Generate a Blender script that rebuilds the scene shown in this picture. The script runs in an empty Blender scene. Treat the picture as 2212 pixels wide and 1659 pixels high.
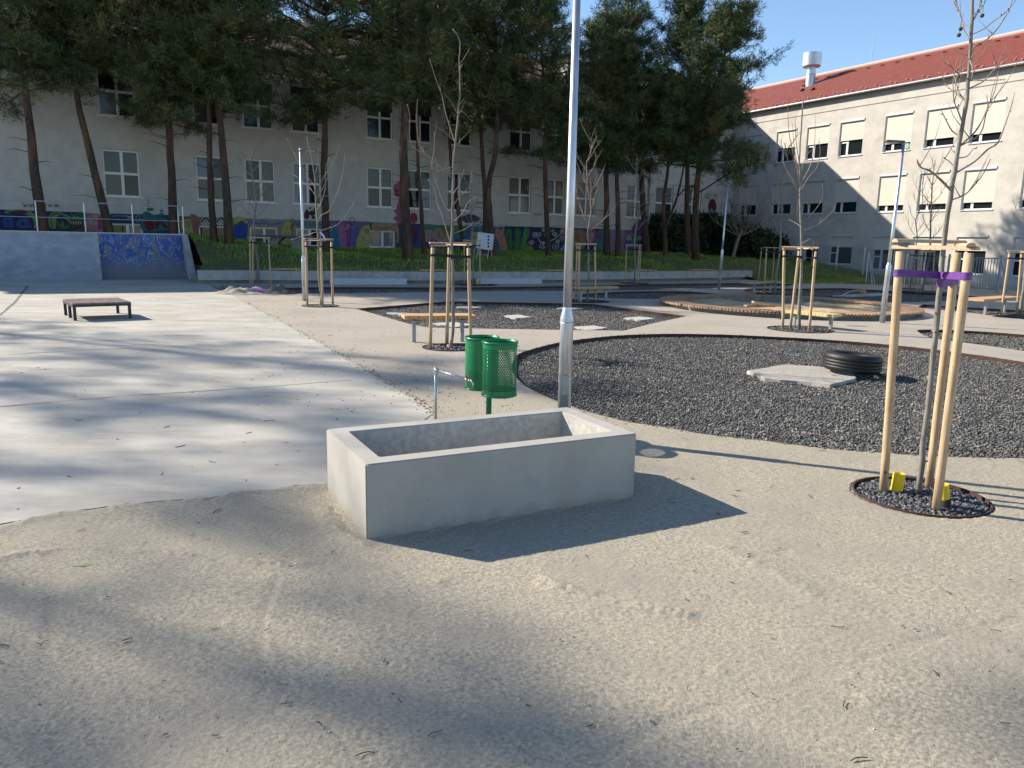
import bpy, bmesh, math, random
import numpy as np
from mathutils import Vector, Matrix
from mathutils.geometry import tessellate_polygon
S=bpy.context.scene; COL=S.collection
rad=math.radians
# ---------------------------------------------------------------- camera, world, sun, exposure
F=1660.0; TH=rad(10.5); RHO=rad(1.21); H=1.6      # focal length for a 2212 px wide picture, pitch, roll, eye height
cd=bpy.data.cameras.new('camera'); cam=bpy.data.objects.new('camera',cd); COL.objects.link(cam); S.camera=cam
cd.sensor_width=36; cd.lens=36*F/2212; cd.clip_end=1000; cd.clip_start=.05
_f=Vector((0,math.cos(TH),-math.sin(TH))); _u=Vector((0,math.sin(TH),math.cos(TH))); _r=Vector((1,0,0))
_cx=_r*math.cos(RHO)+_u*math.sin(RHO); _cy=-_r*math.sin(RHO)+_u*math.cos(RHO)
cam.matrix_world=Matrix(((_cx[0],_cy[0],-_f[0],0),(_cx[1],_cy[1],-_f[1],0),(_cx[2],_cy[2],-_f[2],H),(0,0,0,1)))
SUN_AZ=rad(-68.1); SUN_EL=rad(30.2)
W=bpy.data.worlds.new('World'); S.world=W; W.use_nodes=True
nt=W.node_tree; bg=nt.nodes['Background']; sk=nt.nodes.new('ShaderNodeTexSky'); sk.sky_type='NISHITA'; sk.sun_disc=False
sk.sun_elevation=SUN_EL; sk.sun_rotation=SUN_AZ; sk.altitude=200; sk.air_density=1.0; sk.dust_density=.15; sk.ozone_density=3.2
nt.links.new(sk.outputs[0],bg.inputs[0]); bg.inputs[1].default_value=.105
sd=bpy.data.lights.new('sun','SUN'); sd.energy=4.9; sd.angle=rad(.53); sd.color=(1,.905,.77)
so=bpy.data.objects.new('sun',sd); COL.objects.link(so)
sdir=Vector((math.sin(SUN_AZ)*math.cos(SUN_EL),math.cos(SUN_AZ)*math.cos(SUN_EL),math.sin(SUN_EL)))
so.rotation_euler=sdir.to_track_quat('Z','Y').to_euler(); so.location=sdir*60
S.view_settings.view_transform='Standard'; S.view_settings.look='None'; S.view_settings.exposure=1.0; S.view_settings.gamma=1
S.render.engine='CYCLES'
# ---------------------------------------------------------------- measuring helpers (photo measurements -> metres)
def ray(px,py):
    dx=px-1106; dy=py-829.5
    a=dx*math.cos(RHO)+dy*math.sin(RHO); b=-dx*math.sin(RHO)+dy*math.cos(RHO)
    return (a,F*math.cos(TH)-b*math.sin(TH),-F*math.sin(TH)-b*math.cos(TH))
def gz(px,py,z=0.):
    r=ray(px,py); t=(z-H)/r[2]; return Vector((r[0]*t,r[1]*t,z))
def atd(px,py,Y):
    r=ray(px,py); t=Y/r[1]; return Vector((r[0]*t,Y,H+r[2]*t))
FAZ=rad(61.1); D1=Vector((math.sin(FAZ),math.cos(FAZ),0)); N1=Vector((math.cos(FAZ),-math.sin(FAZ),0)); P1=Vector((-7.05,38,0))
def onp(px,py,P,n):
    r=Vector(ray(px,py)); t=(P.x*n.x+P.y*n.y)/(r.x*n.x+r.y*n.y); return Vector((r.x*t,r.y*t,H+r.z*t))
C0=P1+D1*23.5                                    # inner corner of the two wings
D2=N1.copy(); N2=-D1
def Lw(t,z,o=0.): v=P1+D1*t+N1*o; return Vector((v.x,v.y,z))      # left wing: t along wall, z up, o out of the wall
def Rw(u,z,o=0.): v=C0+D2*u+N2*o; return Vector((v.x,v.y,z))      # right wing
def Ltz(px,py,o=0.):
    q=onp(px,py,P1+N1*o,N1); return ((q-P1).dot(D1),q.z)
c2=lambda x,y:(553+x/4,y/4); c4=lambda x,y:(1659+x/4,y/4); c6=lambda x,y:(553+x/4,345.6+y/4); c8=lambda x,y:(1659+x/4,345.6+y/4)
c3=lambda x,y:(1106+x/4,y/4); c7=lambda x,y:(1106+x/4,345.6+y/4)
# ---------------------------------------------------------------- materials
def newmat(n):
    m=bpy.data.materials.new(n); m.use_nodes=True; return m,m.node_tree,m.node_tree.nodes['Principled BSDF']
def mat(name,c1,c2=None,scale=8.,rough=.8,bump=0.,bscale=None,metal=0.,stretch=(1,1,1),detail=6,spec=.4,c3=None,s3=.7,lo=.35,hi=.65,bdist=.02,lo3=.55,hi3=.75,trans=0):
    m,t,b=newmat(name); N=t.nodes; Lk=t.links
    tc=N.new('ShaderNodeTexCoord'); mp=N.new('ShaderNodeMapping'); mp.inputs[3].default_value=stretch; Lk.new(tc.outputs['Object'],mp.inputs[0])
    out=None
    if c2:
        nz=N.new('ShaderNodeTexNoise'); nz.inputs['Scale'].default_value=scale; nz.inputs['Detail'].default_value=detail; nz.inputs['Roughness'].default_value=.65
        Lk.new(mp.outputs[0],nz.inputs[0]); r=N.new('ShaderNodeValToRGB'); r.color_ramp.elements[0].position=lo; r.color_ramp.elements[1].position=hi
        r.color_ramp.elements[0].color=(*c1,1); r.color_ramp.elements[1].color=(*c2,1); Lk.new(nz.outputs[0],r.inputs[0]); out=r.outputs[0]
        if c3:
            n3=N.new('ShaderNodeTexNoise'); n3.inputs['Scale'].default_value=s3; n3.inputs['Detail'].default_value=5; Lk.new(mp.outputs[0],n3.inputs[0])
            r3=N.new('ShaderNodeMapRange'); r3.inputs[1].default_value=lo3; r3.inputs[2].default_value=hi3; Lk.new(n3.outputs[0],r3.inputs[0])
            mx=N.new('ShaderNodeMixRGB'); Lk.new(r3.outputs[0],mx.inputs[0]); Lk.new(out,mx.inputs[1]); mx.inputs[2].default_value=(*c3,1); out=mx.outputs[0]
        Lk.new(out,b.inputs['Base Color'])
    else: b.inputs['Base Color'].default_value=(*c1,1)
    b.inputs['Roughness'].default_value=rough; b.inputs['Metallic'].default_value=metal; b.inputs['Specular IOR Level'].default_value=spec
    if bump:
        nb=N.new('ShaderNodeTexNoise'); nb.inputs['Scale'].default_value=bscale or scale*3; nb.inputs['Detail'].default_value=6; nb.inputs['Roughness'].default_value=.7
        Lk.new(mp.outputs[0],nb.inputs[0]); bp=N.new('ShaderNodeBump'); bp.inputs['Strength'].default_value=bump; bp.inputs['Distance'].default_value=bdist
        Lk.new(nb.outputs[0],bp.inputs['Height']); Lk.new(bp.outputs[0],b.inputs['Normal'])
    m['out']=0
    return m
def addspots(m,col,scale,thr,rnd=1.,mixf=.8,gate=.6):
    """small round pores / speckles mixed over the base colour"""
    t=m.node_tree; N=t.nodes; Lk=t.links; b=N['Principled BSDF']; src=b.inputs['Base Color'].links[0].from_socket
    tc=N.new('ShaderNodeTexCoord'); v=N.new('ShaderNodeTexVoronoi'); v.inputs['Scale'].default_value=scale; v.inputs['Randomness'].default_value=rnd
    Lk.new(tc.outputs['Object'],v.inputs[0]); c=N.new('ShaderNodeMapRange'); c.inputs[1].default_value=thr*.7; c.inputs[2].default_value=thr; c.inputs[3].default_value=mixf; c.inputs[4].default_value=0
    Lk.new(v.outputs['Distance'],c.inputs[0])
    if gate:
        sx_=N.new('ShaderNodeSeparateColor'); Lk.new(v.outputs['Color'],sx_.inputs[0]); g_=N.new('ShaderNodeMath'); g_.operation='GREATER_THAN'; g_.inputs[1].default_value=gate; Lk.new(sx_.outputs[0],g_.inputs[0])
        m_=N.new('ShaderNodeMath'); m_.operation='MULTIPLY'; Lk.new(c.outputs[0],m_.inputs[0]); Lk.new(g_.outputs[0],m_.inputs[1]); c=m_
    Lk.new(c.outputs[0],c.inputs[0]) if False else None; mx=N.new('ShaderNodeMixRGB'); Lk.new(c.outputs[0],mx.inputs[0]); Lk.new(src,mx.inputs[1]); mx.inputs[2].default_value=(*col,1); Lk.new(mx.outputs[0],b.inputs['Base Color'])
    return m
def base_dirt(m,z0=.0,z1=.07,col=(.30,.25,.19)):
    t=m.node_tree; N=t.nodes; Lk=t.links; b=N['Principled BSDF']; src=b.inputs['Base Color'].links[0].from_socket
    tc=N.new('ShaderNodeTexCoord'); sp=N.new('ShaderNodeSeparateXYZ'); Lk.new(tc.outputs['Object'],sp.inputs[0]); nz=N.new('ShaderNodeTexNoise'); nz.inputs['Scale'].default_value=9; nz.inputs['Detail'].default_value=8; Lk.new(tc.outputs['Object'],nz.inputs[0])
    a=N.new('ShaderNodeMath'); a.operation='MULTIPLY_ADD'; a.inputs[1].default_value=-.16; Lk.new(nz.outputs[0],a.inputs[0]); Lk.new(sp.outputs[2],a.inputs[2]); r=N.new('ShaderNodeMapRange'); r.inputs[1].default_value=z0-.08; r.inputs[2].default_value=z1-.08; r.inputs[3].default_value=.75; r.inputs[4].default_value=0; Lk.new(a.outputs[0],r.inputs[0])
    mx=N.new('ShaderNodeMixRGB'); Lk.new(r.outputs[0],mx.inputs[0]); Lk.new(src,mx.inputs[1]); mx.inputs[2].default_value=(*col,1); Lk.new(mx.outputs[0],b.inputs['Base Color'])
def island(m,lo=.5,hi=1.7,tint=None,thr=.93):
    t=m.node_tree; N=t.nodes; Lk=t.links; b=N['Principled BSDF']; src=b.inputs['Base Color'].links[0].from_socket
    g=N.new('ShaderNodeNewGeometry'); r=N.new('ShaderNodeMapRange'); r.inputs[3].default_value=lo; r.inputs[4].default_value=hi; Lk.new(g.outputs['Random Per Island'],r.inputs[0])
    h=N.new('ShaderNodeVectorMath'); h.operation='SCALE'; Lk.new(src,h.inputs[0]); Lk.new(r.outputs[0],h.inputs['Scale']); out=h.outputs[0]
    if tint:
        k=N.new('ShaderNodeMath'); k.operation='MULTIPLY'; k.inputs[1].default_value=37.77; Lk.new(g.outputs['Random Per Island'],k.inputs[0]); f=N.new('ShaderNodeMath'); f.operation='FRACT'; Lk.new(k.outputs[0],f.inputs[0])
        c=N.new('ShaderNodeMath'); c.operation='GREATER_THAN'; c.inputs[1].default_value=thr; Lk.new(f.outputs[0],c.inputs[0]); mx=N.new('ShaderNodeMixRGB'); Lk.new(c.outputs[0],mx.inputs[0]); Lk.new(out,mx.inputs[1]); mx.inputs[2].default_value=(*tint,1); out=mx.outputs[0]
    Lk.new(out,b.inputs['Base Color']); return m
M={}
M['path']=mat('compacted_sand_aggregate',(.25,.22,.18),(.50,.45,.375),75,.95,.9,95,bdist=.009,spec=.2,c3=(.33,.295,.25),s3=.8,lo3=.45,hi3=.7,lo=.3,hi=.7)
addspots(M['path'],(.19,.16,.13),85,.20,1,.6)
M['slab']=mat('smooth_concrete_slab',(.335,.315,.27),(.455,.43,.375),2.2,.85,.3,60,stretch=(.5,1.3,1),spec=.3,c3=(.325,.315,.29),s3=.6,bdist=.005,lo=.38,hi=.6,lo3=.5,hi3=.7,detail=12)
addspots(M['slab'],(.2,.19,.17),5,.03,1,.7)
M['joint']=mat('slab_joint',(.10,.09,.08),(.2,.18,.16),30,.95)
M['trough']=mat('cast_concrete',(.35,.33,.29),(.40,.38,.34),2.5,.75,.08,80,spec=.35,c3=(.30,.29,.265),s3=4,bdist=.003)
addspots(M['trough'],(.16,.155,.145),22,.10,1,.75,.72); addspots(M['trough'],(.2,.19,.18),60,.12,1,.6,.8); addspots(M['trough'],(.5,.5,.48),7,.05,1,.5,.6)
base_dirt(M['trough'])
M['trough_in']=mat('rough_concrete_inside',(.32,.31,.28),(.45,.44,.40),22,.9,.5,60,spec=.3,c3=(.29,.28,.25),s3=3,bdist=.006)
M['concrete']=mat('grey_concrete',(.30,.30,.285),(.40,.40,.38),4,.85,.25,50,c3=(.24,.235,.22),s3=1.3,bdist=.006)
M['concrete_d']=mat('dark_old_concrete',(.16,.16,.155),(.27,.265,.25),5,.9,.4,40,bdist=.01)
M['beam']=mat('white_concrete_beam',(.40,.41,.43),(.47,.48,.50),6,.8,.1,60)
M['ramp']=mat('trowelled_ramp_concrete',(.27,.285,.32),(.37,.385,.42),2,.6,.15,30,c3=(.22,.23,.26),s3=.9,stretch=(1,1,1.6),bdist=.006)
M['stone']=mat('basalt_gravel',(.05,.05,.048),(.14,.137,.128),9,.75,.3,60,spec=.4,c3=(.27,.25,.21),s3=11,lo3=.6,hi3=.66)
M['stone_d']=mat('dark_basalt_chips',(.028,.030,.034),(.085,.088,.095),18,.6,.3,70,spec=.5,c3=(.16,.155,.15),s3=26,lo3=.6,hi3=.66)
island(M['stone'],.65,1.5,(.22,.20,.165),.95); island(M['stone_d'],.5,1.8,(.17,.165,.16),.94)
M['bed']=mat('gravel_dust',(.065,.065,.065),(.17,.165,.155),45,.95,.9,90,c3=(.26,.235,.19),s3=.8,bdist=.02,lo3=.56,hi3=.72)
M['soil']=mat('bare_soil',(.13,.10,.07),(.24,.19,.14),8,.95,.6,50)
M['sand']=mat('pit_sand',(.40,.29,.16),(.56,.44,.28),3,1.,.4,20,c3=(.26,.19,.11),s3=1.2,bdist=.02,spec=.02)
M['grass']=mat('lawn_ground',(.07,.075,.03),(.11,.12,.045),3,.95,.6,40,c3=(.12,.10,.055),s3=.45,lo3=.55,hi3=.68)
M['blade']=mat('grass_blades',(.09,.18,.018),(.26,.35,.05),.7,.7,spec=.3); island(M['blade'],.6,1.5)
M['steel_edge']=mat('rusty_steel_edging',(.035,.018,.014),(.085,.038,.024),20,.85)
M['zinc']=mat('galvanised_steel',(.42,.45,.48),(.60,.63,.66),14,.38,.05,50,metal=.75,stretch=(1,1,.3))
M['zinc_d']=mat('dull_zinc',(.25,.27,.29),(.36,.38,.40),14,.5,metal=.6)
M['wood']=mat('pale_round_timber',(.37,.25,.14),(.53,.385,.24),7,.75,.3,40,stretch=(6,6,.7),c3=(.36,.22,.12),s3=5,lo3=.62,hi3=.7,bdist=.004); addspots(M['wood'],(.16,.08,.04),9,.11,1,.9,.6)
M['wood2']=mat('larch_seat_timber',(.40,.235,.11),(.54,.35,.18),6,.7,.2,40,stretch=(1,1,4),bdist=.004)
M['wood3']=mat('reddish_larch_timber',(.24,.14,.085),(.38,.25,.16),6,.75,.2,40,bdist=.004)
M['woody']=mat('fresh_yellow_timber',(.55,.42,.18),(.68,.55,.28),6,.7,.2,40,bdist=.004)
M['plane']=mat('young_grey_bark',(.13,.12,.10),(.24,.22,.185),18,.85,.4,50,stretch=(1,1,.4),bdist=.004)
M['twig']=mat('young_twig_bark',(.17,.13,.10),(.30,.24,.18),18,.8)
M['bark']=mat('pine_bark',(.038,.028,.022),(.105,.068,.048),9,.95,1.,26,stretch=(1.6,1.6,.35),c3=(.19,.09,.05),s3=2,lo3=.5,hi3=.7,bdist=.05)
M['needle']=mat('pine_needles',(.026,.048,.019),(.075,.105,.036),1.1,.75,c3=(.12,.125,.038),s3=.7,lo3=.52,hi3=.7,spec=.25)
island(M['needle'],.6,1.7)
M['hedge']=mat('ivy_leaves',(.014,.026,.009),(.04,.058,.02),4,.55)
M['green']=mat('green_enamel',(.0,.17,.055),(.002,.19,.065),3,.28,spec=.5)
M['rubber']=mat('tyre_rubber',(.008,.008,.008),(.015,.015,.015),12,.55,.1,80)
M['black']=mat('black_paint',(.012,.012,.013),(.03,.028,.028),10,.45)
M['boxtop']=mat('worn_purple_brown_board',(.055,.035,.035),(.22,.17,.16),7,.6,.1,30,stretch=(3,.6,1))
M['yellow']=mat('yellow_plastic_pipe',(.80,.58,.02),None,rough=.4)
M['purple']=mat('purple_webbing',(.09,.025,.18),(.15,.055,.27),20,.55)
M['strapb']=mat('black_strap',(.01,.01,.012),None,rough=.7)
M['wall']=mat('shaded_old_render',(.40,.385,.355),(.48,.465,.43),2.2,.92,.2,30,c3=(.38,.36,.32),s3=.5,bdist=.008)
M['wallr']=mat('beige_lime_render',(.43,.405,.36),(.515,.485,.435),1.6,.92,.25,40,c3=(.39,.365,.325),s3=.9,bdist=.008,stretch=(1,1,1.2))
M['pvc']=mat('white_window_frame',(.62,.63,.62),None,rough=.4)
M['blind']=mat('cream_fabric_blind',(.54,.495,.425),(.57,.525,.45),5,.8)
M['bhead']=mat('grey_blind_box',(.48,.5,.53),None,rough=.5)
def glass(name,c,rough=.04): 
    m,t,b=newmat(name); b.inputs['Base Color'].default_value=(*c,1); b.inputs['Roughness'].default_value=rough; b.inputs['Specular IOR Level'].default_value=.3; b.inputs['IOR'].default_value=1.45
    N=t.nodes; nz=N.new('ShaderNodeTexNoise'); nz.inputs['Scale'].default_value=.9; nz.inputs['Detail'].default_value=3
    tc=N.new('ShaderNodeTexCoord'); t.links.new(tc.outputs['Object'],nz.inputs[0]); bp=N.new('ShaderNodeBump'); bp.inputs['Strength'].default_value=.25; bp.inputs['Distance'].default_value=.02
    t.links.new(nz.outputs[0],bp.inputs['Height']); t.links.new(bp.outputs[0],b.inputs['Normal']); return m
M['glass']=glass('dark_window_glass',(.012,.016,.02)); M['glassc']=glass('glass_with_curtain',(.07,.075,.07)); M['glassb']=glass('glass_with_pale_blue_blind',(.13,.16,.22))
M['glassp']=glass('glass_with_pale_blind',(.16,.15,.145))  # reflection of a pale building opposite, put into the pane's base colour
def tile(name,c1,c2,ax):
    m,t,b=newmat(name); N=t.nodes; Lk=t.links; tc=N.new('ShaderNodeTexCoord'); br=N.new('ShaderNodeTexBrick')
    mp=N.new('ShaderNodeMapping'); Lk.new(tc.outputs['UV'],mp.inputs[0]); Lk.new(mp.outputs[0],br.inputs[0])
    br.inputs['Scale'].default_value=1; br.inputs['Brick Width'].default_value=.18; br.inputs['Row Height'].default_value=.17; br.inputs['Mortar Size'].default_value=.014; br.inputs['Mortar Smooth'].default_value=.3
    br.inputs['Color1'].default_value=(*c1,1); br.inputs['Color2'].default_value=(*c2,1); br.inputs['Mortar'].default_value=(c1[0]*.35,c1[1]*.3,c1[2]*.3,1)
    Lk.new(br.outputs[0],b.inputs['Base Color']); b.inputs['Roughness'].default_value=.75
    bp=N.new('ShaderNodeBump'); bp.inputs['Strength'].default_value=.8; bp.inputs['Distance'].default_value=.03; bp.invert=True; Lk.new(br.outputs['Fac'],bp.inputs['Height']); Lk.new(bp.outputs[0],b.inputs['Normal']); return m
M['tile']=tile('red_roof_tiles',(.185,.036,.02),(.235,.05,.028),0); M['tile_old']=tile('old_roof_tiles',(.15,.06,.038),(.22,.11,.07),0)
_pc={}
def paint(c):
    k=tuple(c)
    if k not in _pc: _pc[k]=mat('mural_paint',tuple(x*.42+.012 for x in c),tuple(x*.6+.012 for x in c),5,.9)
    return _pc[k]
# ---------------------------------------------------------------- mesh helpers
class MB:
    def __init__(s): s.v=[]; s.f=[]; s.m=[]; s.uv=None
    def add(s,vs,fs,mi=0):
        o=len(s.v); s.v.extend([tuple(v) for v in vs]); s.f.extend([tuple(i+o for i in f) for f in fs]); s.m.extend([mi]*len(fs))
    def box(s,c,size,X=(1,0,0),Y=(0,1,0),Z=(0,0,1),mi=0,bev=0.):
        c=Vector(c); X=Vector(X).normalized()*size[0]/2; Y=Vector(Y).normalized()*size[1]/2; Z=Vector(Z).normalized()*size[2]/2
        if bev<=0:
            vs=[c+X*a+Y*b+Z*d for d in(-1,1) for b in(-1,1) for a in(-1,1)]
            s.add(vs,[(0,2,3,1),(4,5,7,6),(0,1,5,4),(2,6,7,3),(0,4,6,2),(1,3,7,5)],mi)
        else:
            bm=bmesh.new(); bmesh.ops.create_cube(bm,size=1)
            for v in bm.verts: v.co=Vector((v.co.x*size[0],v.co.y*size[1],v.co.z*size[2]))
            bmesh.ops.bevel(bm,geom=bm.edges[:],offset=bev,segments=2,affect='EDGES',profile=.5)
            R=Matrix((X.normalized(),Y.normalized(),Z.normalized())).transposed()
            bm.verts.index_update()
            s.add([c+R@v.co for v in bm.verts],[[v.index for v in f.verts] for f in bm.faces],mi); bm.free()
    def tube(s,pts,rads,n=8,mi=0,cap=True,flat=None):
        pts=[Vector(p) for p in pts]; k=len(pts)
        if not hasattr(rads,'__len__'): rads=[rads]*k
        ref=None; rings=[]
        for i,p in enumerate(pts):
            d=(pts[min(i+1,k-1)]-pts[max(i-1,0)]).normalized()
            if ref is None: ref=d.orthogonal().normalized()
            ref=(ref-d*ref.dot(d)); ref=ref.normalized() if ref.length>1e-6 else d.orthogonal().normalized()
            b=d.cross(ref)
            rings.append([p+(ref*math.cos(2*math.pi*j/n)+b*math.sin(2*math.pi*j/n))*rads[i] for j in range(n)])
        fs=[(i*n+j,i*n+(j+1)%n,(i+1)*n+(j+1)%n,(i+1)*n+j) for i in range(k-1) for j in range(n)]
        vs=[v for r in rings for v in r]
        if cap: fs+= [tuple(range(n-1,-1,-1)),tuple((k-1)*n+j for j in range(n))]
        s.add(vs,fs,mi)
    def lathe(s,c,prof,n=32,mi=0,ax=None,close=False):
        c=Vector(c); k=len(prof); vs=[]
        q=Vector(ax).normalized().to_track_quat('Z','Y') if ax is not None else None
        for r,z in prof:
            for j in range(n):
                a=2*math.pi*j/n; v=Vector((r*math.cos(a),r*math.sin(a),z)); vs.append(c+(q@v if q else v))
        kk=k if close else k-1
        fs=[(i*n+j,i*n+(j+1)%n,((i+1)%k)*n+(j+1)%n,((i+1)%k)*n+j) for i in range(kk) for j in range(n)]
        s.add(vs,fs,mi)
    def poly(s,pts,holes=(),mi=0,up=True):
        loops=[[Vector(p) for p in pts]]+[[Vector(p) for p in h] for h in holes]
        flat=[p for l in loops for p in l]; tr=tessellate_polygon([[Vector((p.x,p.y,0)) for p in l] for l in loops])
        fs=[]
        for a,b,c in tr:
            n=(flat[b]-flat[a]).cross(flat[c]-flat[a])
            fs.append((a,b,c) if (n.z>0)==up else (a,c,b))
        s.add(flat,fs,mi)
    def strip(s,a,b,mi=0,closed=False):
        n=len(a); vs=list(a)+list(b); m=n if closed else n-1
        s.add(vs,[(i,(i+1)%n,n+(i+1)%n,n+i) for i in range(m)],mi)
    def build(s,name,mats,parent=None,smooth=False,loc=None,uv=None):
        me=bpy.data.meshes.new(name); off=Vector((0,0,0))
        if parent is not None: off=parent.matrix_basis.translation.copy(); 
        if parent is not None and parent.parent is not None: off=off+parent.parent.matrix_basis.translation
        if loc is not None: off=Vector(loc)
        me.from_pydata([(v[0]-off.x,v[1]-off.y,v[2]-off.z) for v in s.v],[],s.f)
        if not isinstance(mats,(list,tuple)): mats=[mats]
        for m in mats: me.materials.append(m)
        if len(mats)>1: me.polygons.foreach_set('material_index',s.m)
        if smooth: me.polygons.foreach_set('use_smooth',[True]*len(me.polygons))
        if uv: 
            l=me.uv_layers.new(name='UVMap')
            for p in me.polygons:
                for li in p.loop_indices: l.data[li].uv=uv(me.vertices[me.loops[li].vertex_index].co+off)
        o=bpy.data.objects.new(name,me); COL.objects.link(o)
        if parent is not None: o.parent=parent
        if loc is not None: o.location=loc
        me.update(); return o
def tag(o,label=None,cat=None,group=None,kind=None):
    if label: o['label']=label
    if cat: o['category']=cat
    if group: o['group']=group
    if kind: o['kind']=kind
    return o
def empty(name,loc,label=None,cat=None,group=None):
    o=bpy.data.objects.new(name,None); COL.objects.link(o); o.location=loc; o.empty_display_size=.2; return tag(o,label,cat,group)
def npmesh(name,V,Fc,material,parent=None,smooth=False):
    """V (n,3) world coords, Fc (m,3)"""
    me=bpy.data.meshes.new(name); V=np.asarray(V,dtype=np.float32); Fc=np.asarray(Fc,dtype=np.int32)
    if parent is not None:
        p=parent.location; V=V-np.array([p.x,p.y,p.z],dtype=np.float32)
    me.vertices.add(len(V)); me.vertices.foreach_set('co',V.ravel()); k=Fc.shape[1]
    me.loops.add(Fc.size); me.loops.foreach_set('vertex_index',Fc.ravel()); me.polygons.add(len(Fc))
    me.polygons.foreach_set('loop_start',np.arange(0,Fc.size,k,dtype=np.int32)); me.polygons.foreach_set('loop_total',np.full(len(Fc),k,dtype=np.int32))
    if smooth: me.polygons.foreach_set('use_smooth',np.ones(len(Fc),dtype=bool))
    me.materials.append(material); me.update(calc_edges=True)
    o=bpy.data.objects.new(name,me); COL.objects.link(o)
    if parent is not None: o.parent=parent
    return o
def smoothloop(pts,sub=5):
    n=len(pts); out=[]
    for i in range(n):
        p0,p1,p2,p3=pts[i-1],pts[i],pts[(i+1)%n],pts[(i+2)%n]
        for k in range(sub):
            t=k/sub; out.append(.5*((2*p1)+(-p0+p2)*t+(2*p0-5*p1+4*p2-p3)*t*t+(-p0+3*p1-3*p2+p3)*t**3))
    return out
def subdiv(pts,sub=4):
    out=[]
    for i in range(len(pts)):
        a,b=pts[i],pts[(i+1)%len(pts)]
        out+= [a.lerp(b,k/sub) for k in range(sub)]
    return out
def inside(px,py,poly):
    """vectorised point in polygon"""
    r=np.zeros(len(px),bool); n=len(poly)
    for i in range(n):
        x1,y1=poly[i][0],poly[i][1]; x2,y2=poly[(i+1)%n][0],poly[(i+1)%n][1]
        if y1==y2: continue
        c=((y1>py)!=(y2>py)); r^= c&(px<(x2-x1)*(py-y1)/(y2-y1)+x1)
    return r
rng=np.random.default_rng(7); random.seed(5)
_oct=np.array([(1,0,0),(0,1,0),(-1,0,0),(0,-1,0),(0,0,1),(0,0,-1)],float)
_octf=np.array([(0,1,4),(1,2,4),(2,3,4),(3,0,4),(1,0,5),(2,1,5),(3,2,5),(0,3,5)])
_cub=np.array([(-1,-1,-1),(1,-1,-1),(1,1,-1),(-1,1,-1),(-.8,-.7,1),(.8,-.8,1),(.7,.8,1),(-.8,.7,1)],float)*.7
_cubf=np.array([(0,3,2),(0,2,1),(4,5,6),(4,6,7),(0,1,5),(0,5,4),(1,2,6),(1,6,5),(2,3,7),(2,7,6),(3,0,4),(3,4,7)])
def stones(cx,cy,cz,size,flat=.6,cube=False):
    T,Fi=(_cub,_cubf) if cube else (_oct,_octf)
    n=len(cx); k=len(T); V=np.repeat(T[None],n,0)*(1+rng.uniform(-.35,.35,(n,k,3)))
    V*=size[:,None,None]*np.stack([rng.uniform(.7,1.3,n),rng.uniform(.6,1.,n),rng.uniform(.45,.9,n)*flat*1.3],1)[:,None,:]
    a=rng.uniform(0,6.28,n); tl=rng.normal(0,.35,n); c,s=np.cos(tl),np.sin(tl); y=V[:,:,1]*c[:,None]-V[:,:,2]*s[:,None]; z=V[:,:,1]*s[:,None]+V[:,:,2]*c[:,None]; V[:,:,1]=y; V[:,:,2]=z
    c,s=np.cos(a),np.sin(a); x=V[:,:,0]*c[:,None]-V[:,:,1]*s[:,None]; y=V[:,:,0]*s[:,None]+V[:,:,1]*c[:,None]; V[:,:,0]=x+cx[:,None]; V[:,:,1]=y+cy[:,None]; V[:,:,2]+=np.asarray(cz).reshape(-1,1) if np.ndim(cz) else cz
    Fc=(Fi[None]+ (np.arange(n)*k)[:,None,None]).reshape(-1,3); return V.reshape(-1,3),Fc
# ================================================================ GROUND
G=lambda L:[gz(x,y) for x,y in L]
big=smoothloop(G([(1106,797),(1117,768),(1150,755),(1205,741),(1260,733),(1340,725),(1440,721.7),(1549,723),(1649,727),(1780,734),(1928,746),(2068,762),(2212,783),(2420,822),(2560,930),(2420,985),(2212,990),(2090,988),(1963,983),(1803,971),(1646,952),(1540,940),(1440,924),(1363,912),(1290,894),(1231,876),(1162,848),(1125,825)]),4)
bed2=subdiv(G([(770,667),(848,661),(963,651.5),(1106,653.5),(1281,657),(1380,670),(1481,683),(1410,698),(1346,714),(1220,712.5),(1106,710.6),(1010,709),(925,707),(888,700.6),(830,684)]),3)
bed3=subdiv(G([(596,622.5),(700,620.5),(800,620.6),(960,621),(1106,620),(1323,615.6),(1500,612.8),(1640,611.5),(1720,614),(1700,618),(1606,620),(1450,626),(1240,628.5),(1106,628),(960,630),(800,632.5),(640,634),(596,635),(596,628)]),3)
bed4=smoothloop(G([(1240,639),(1280,634),(1340,630.5),(1400,629.3),(1480,630),(1540,634),(1576,637.5),(1540,642),(1450,645),(1380,645.5),(1290,643.5)]),4)
bed5=smoothloop(G([(1605,626),(1630,623.7),(1690,623.5),(1743,623.7),(1818,622.7),(1902,627.4),(1980,631),(2094,639.6),(2119,645),(2020,651),(1910,653),(1883,650),(1760,644.3),(1686,638.7),(1625,632)]),3)
bed6=subdiv(G([(1980,664.4),(1995.6,657.8),(2094.7,664.4),(2212,671),(2350,680),(2350,702),(2212,690),(2105,676.8),(2024.7,668.5)]),3)
bed7=smoothloop(G([(1984,717),(1995,712.5),(2085,714.7),(2212,723.5),(2400,742),(2400,785),(2212,758),(2103,742.6),(2020,731)]),4)
beds=[big,bed2,bed3,bed4,bed5,bed6,bed7]
PIT={'T1':(1987,1073,.405),'T2':(970,751,.40),'T3':(692,661,.42),'T4':(1268,651,.62),'T6':(1728,712,.62),'T9':(1668,636,.55),'T12':(2203,683,.7),'T11':(2000,631,.9),'T10':(1962,624,.6),'T5':(1370,612.3,.6),'T8':(1022,615,.9)}
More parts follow.
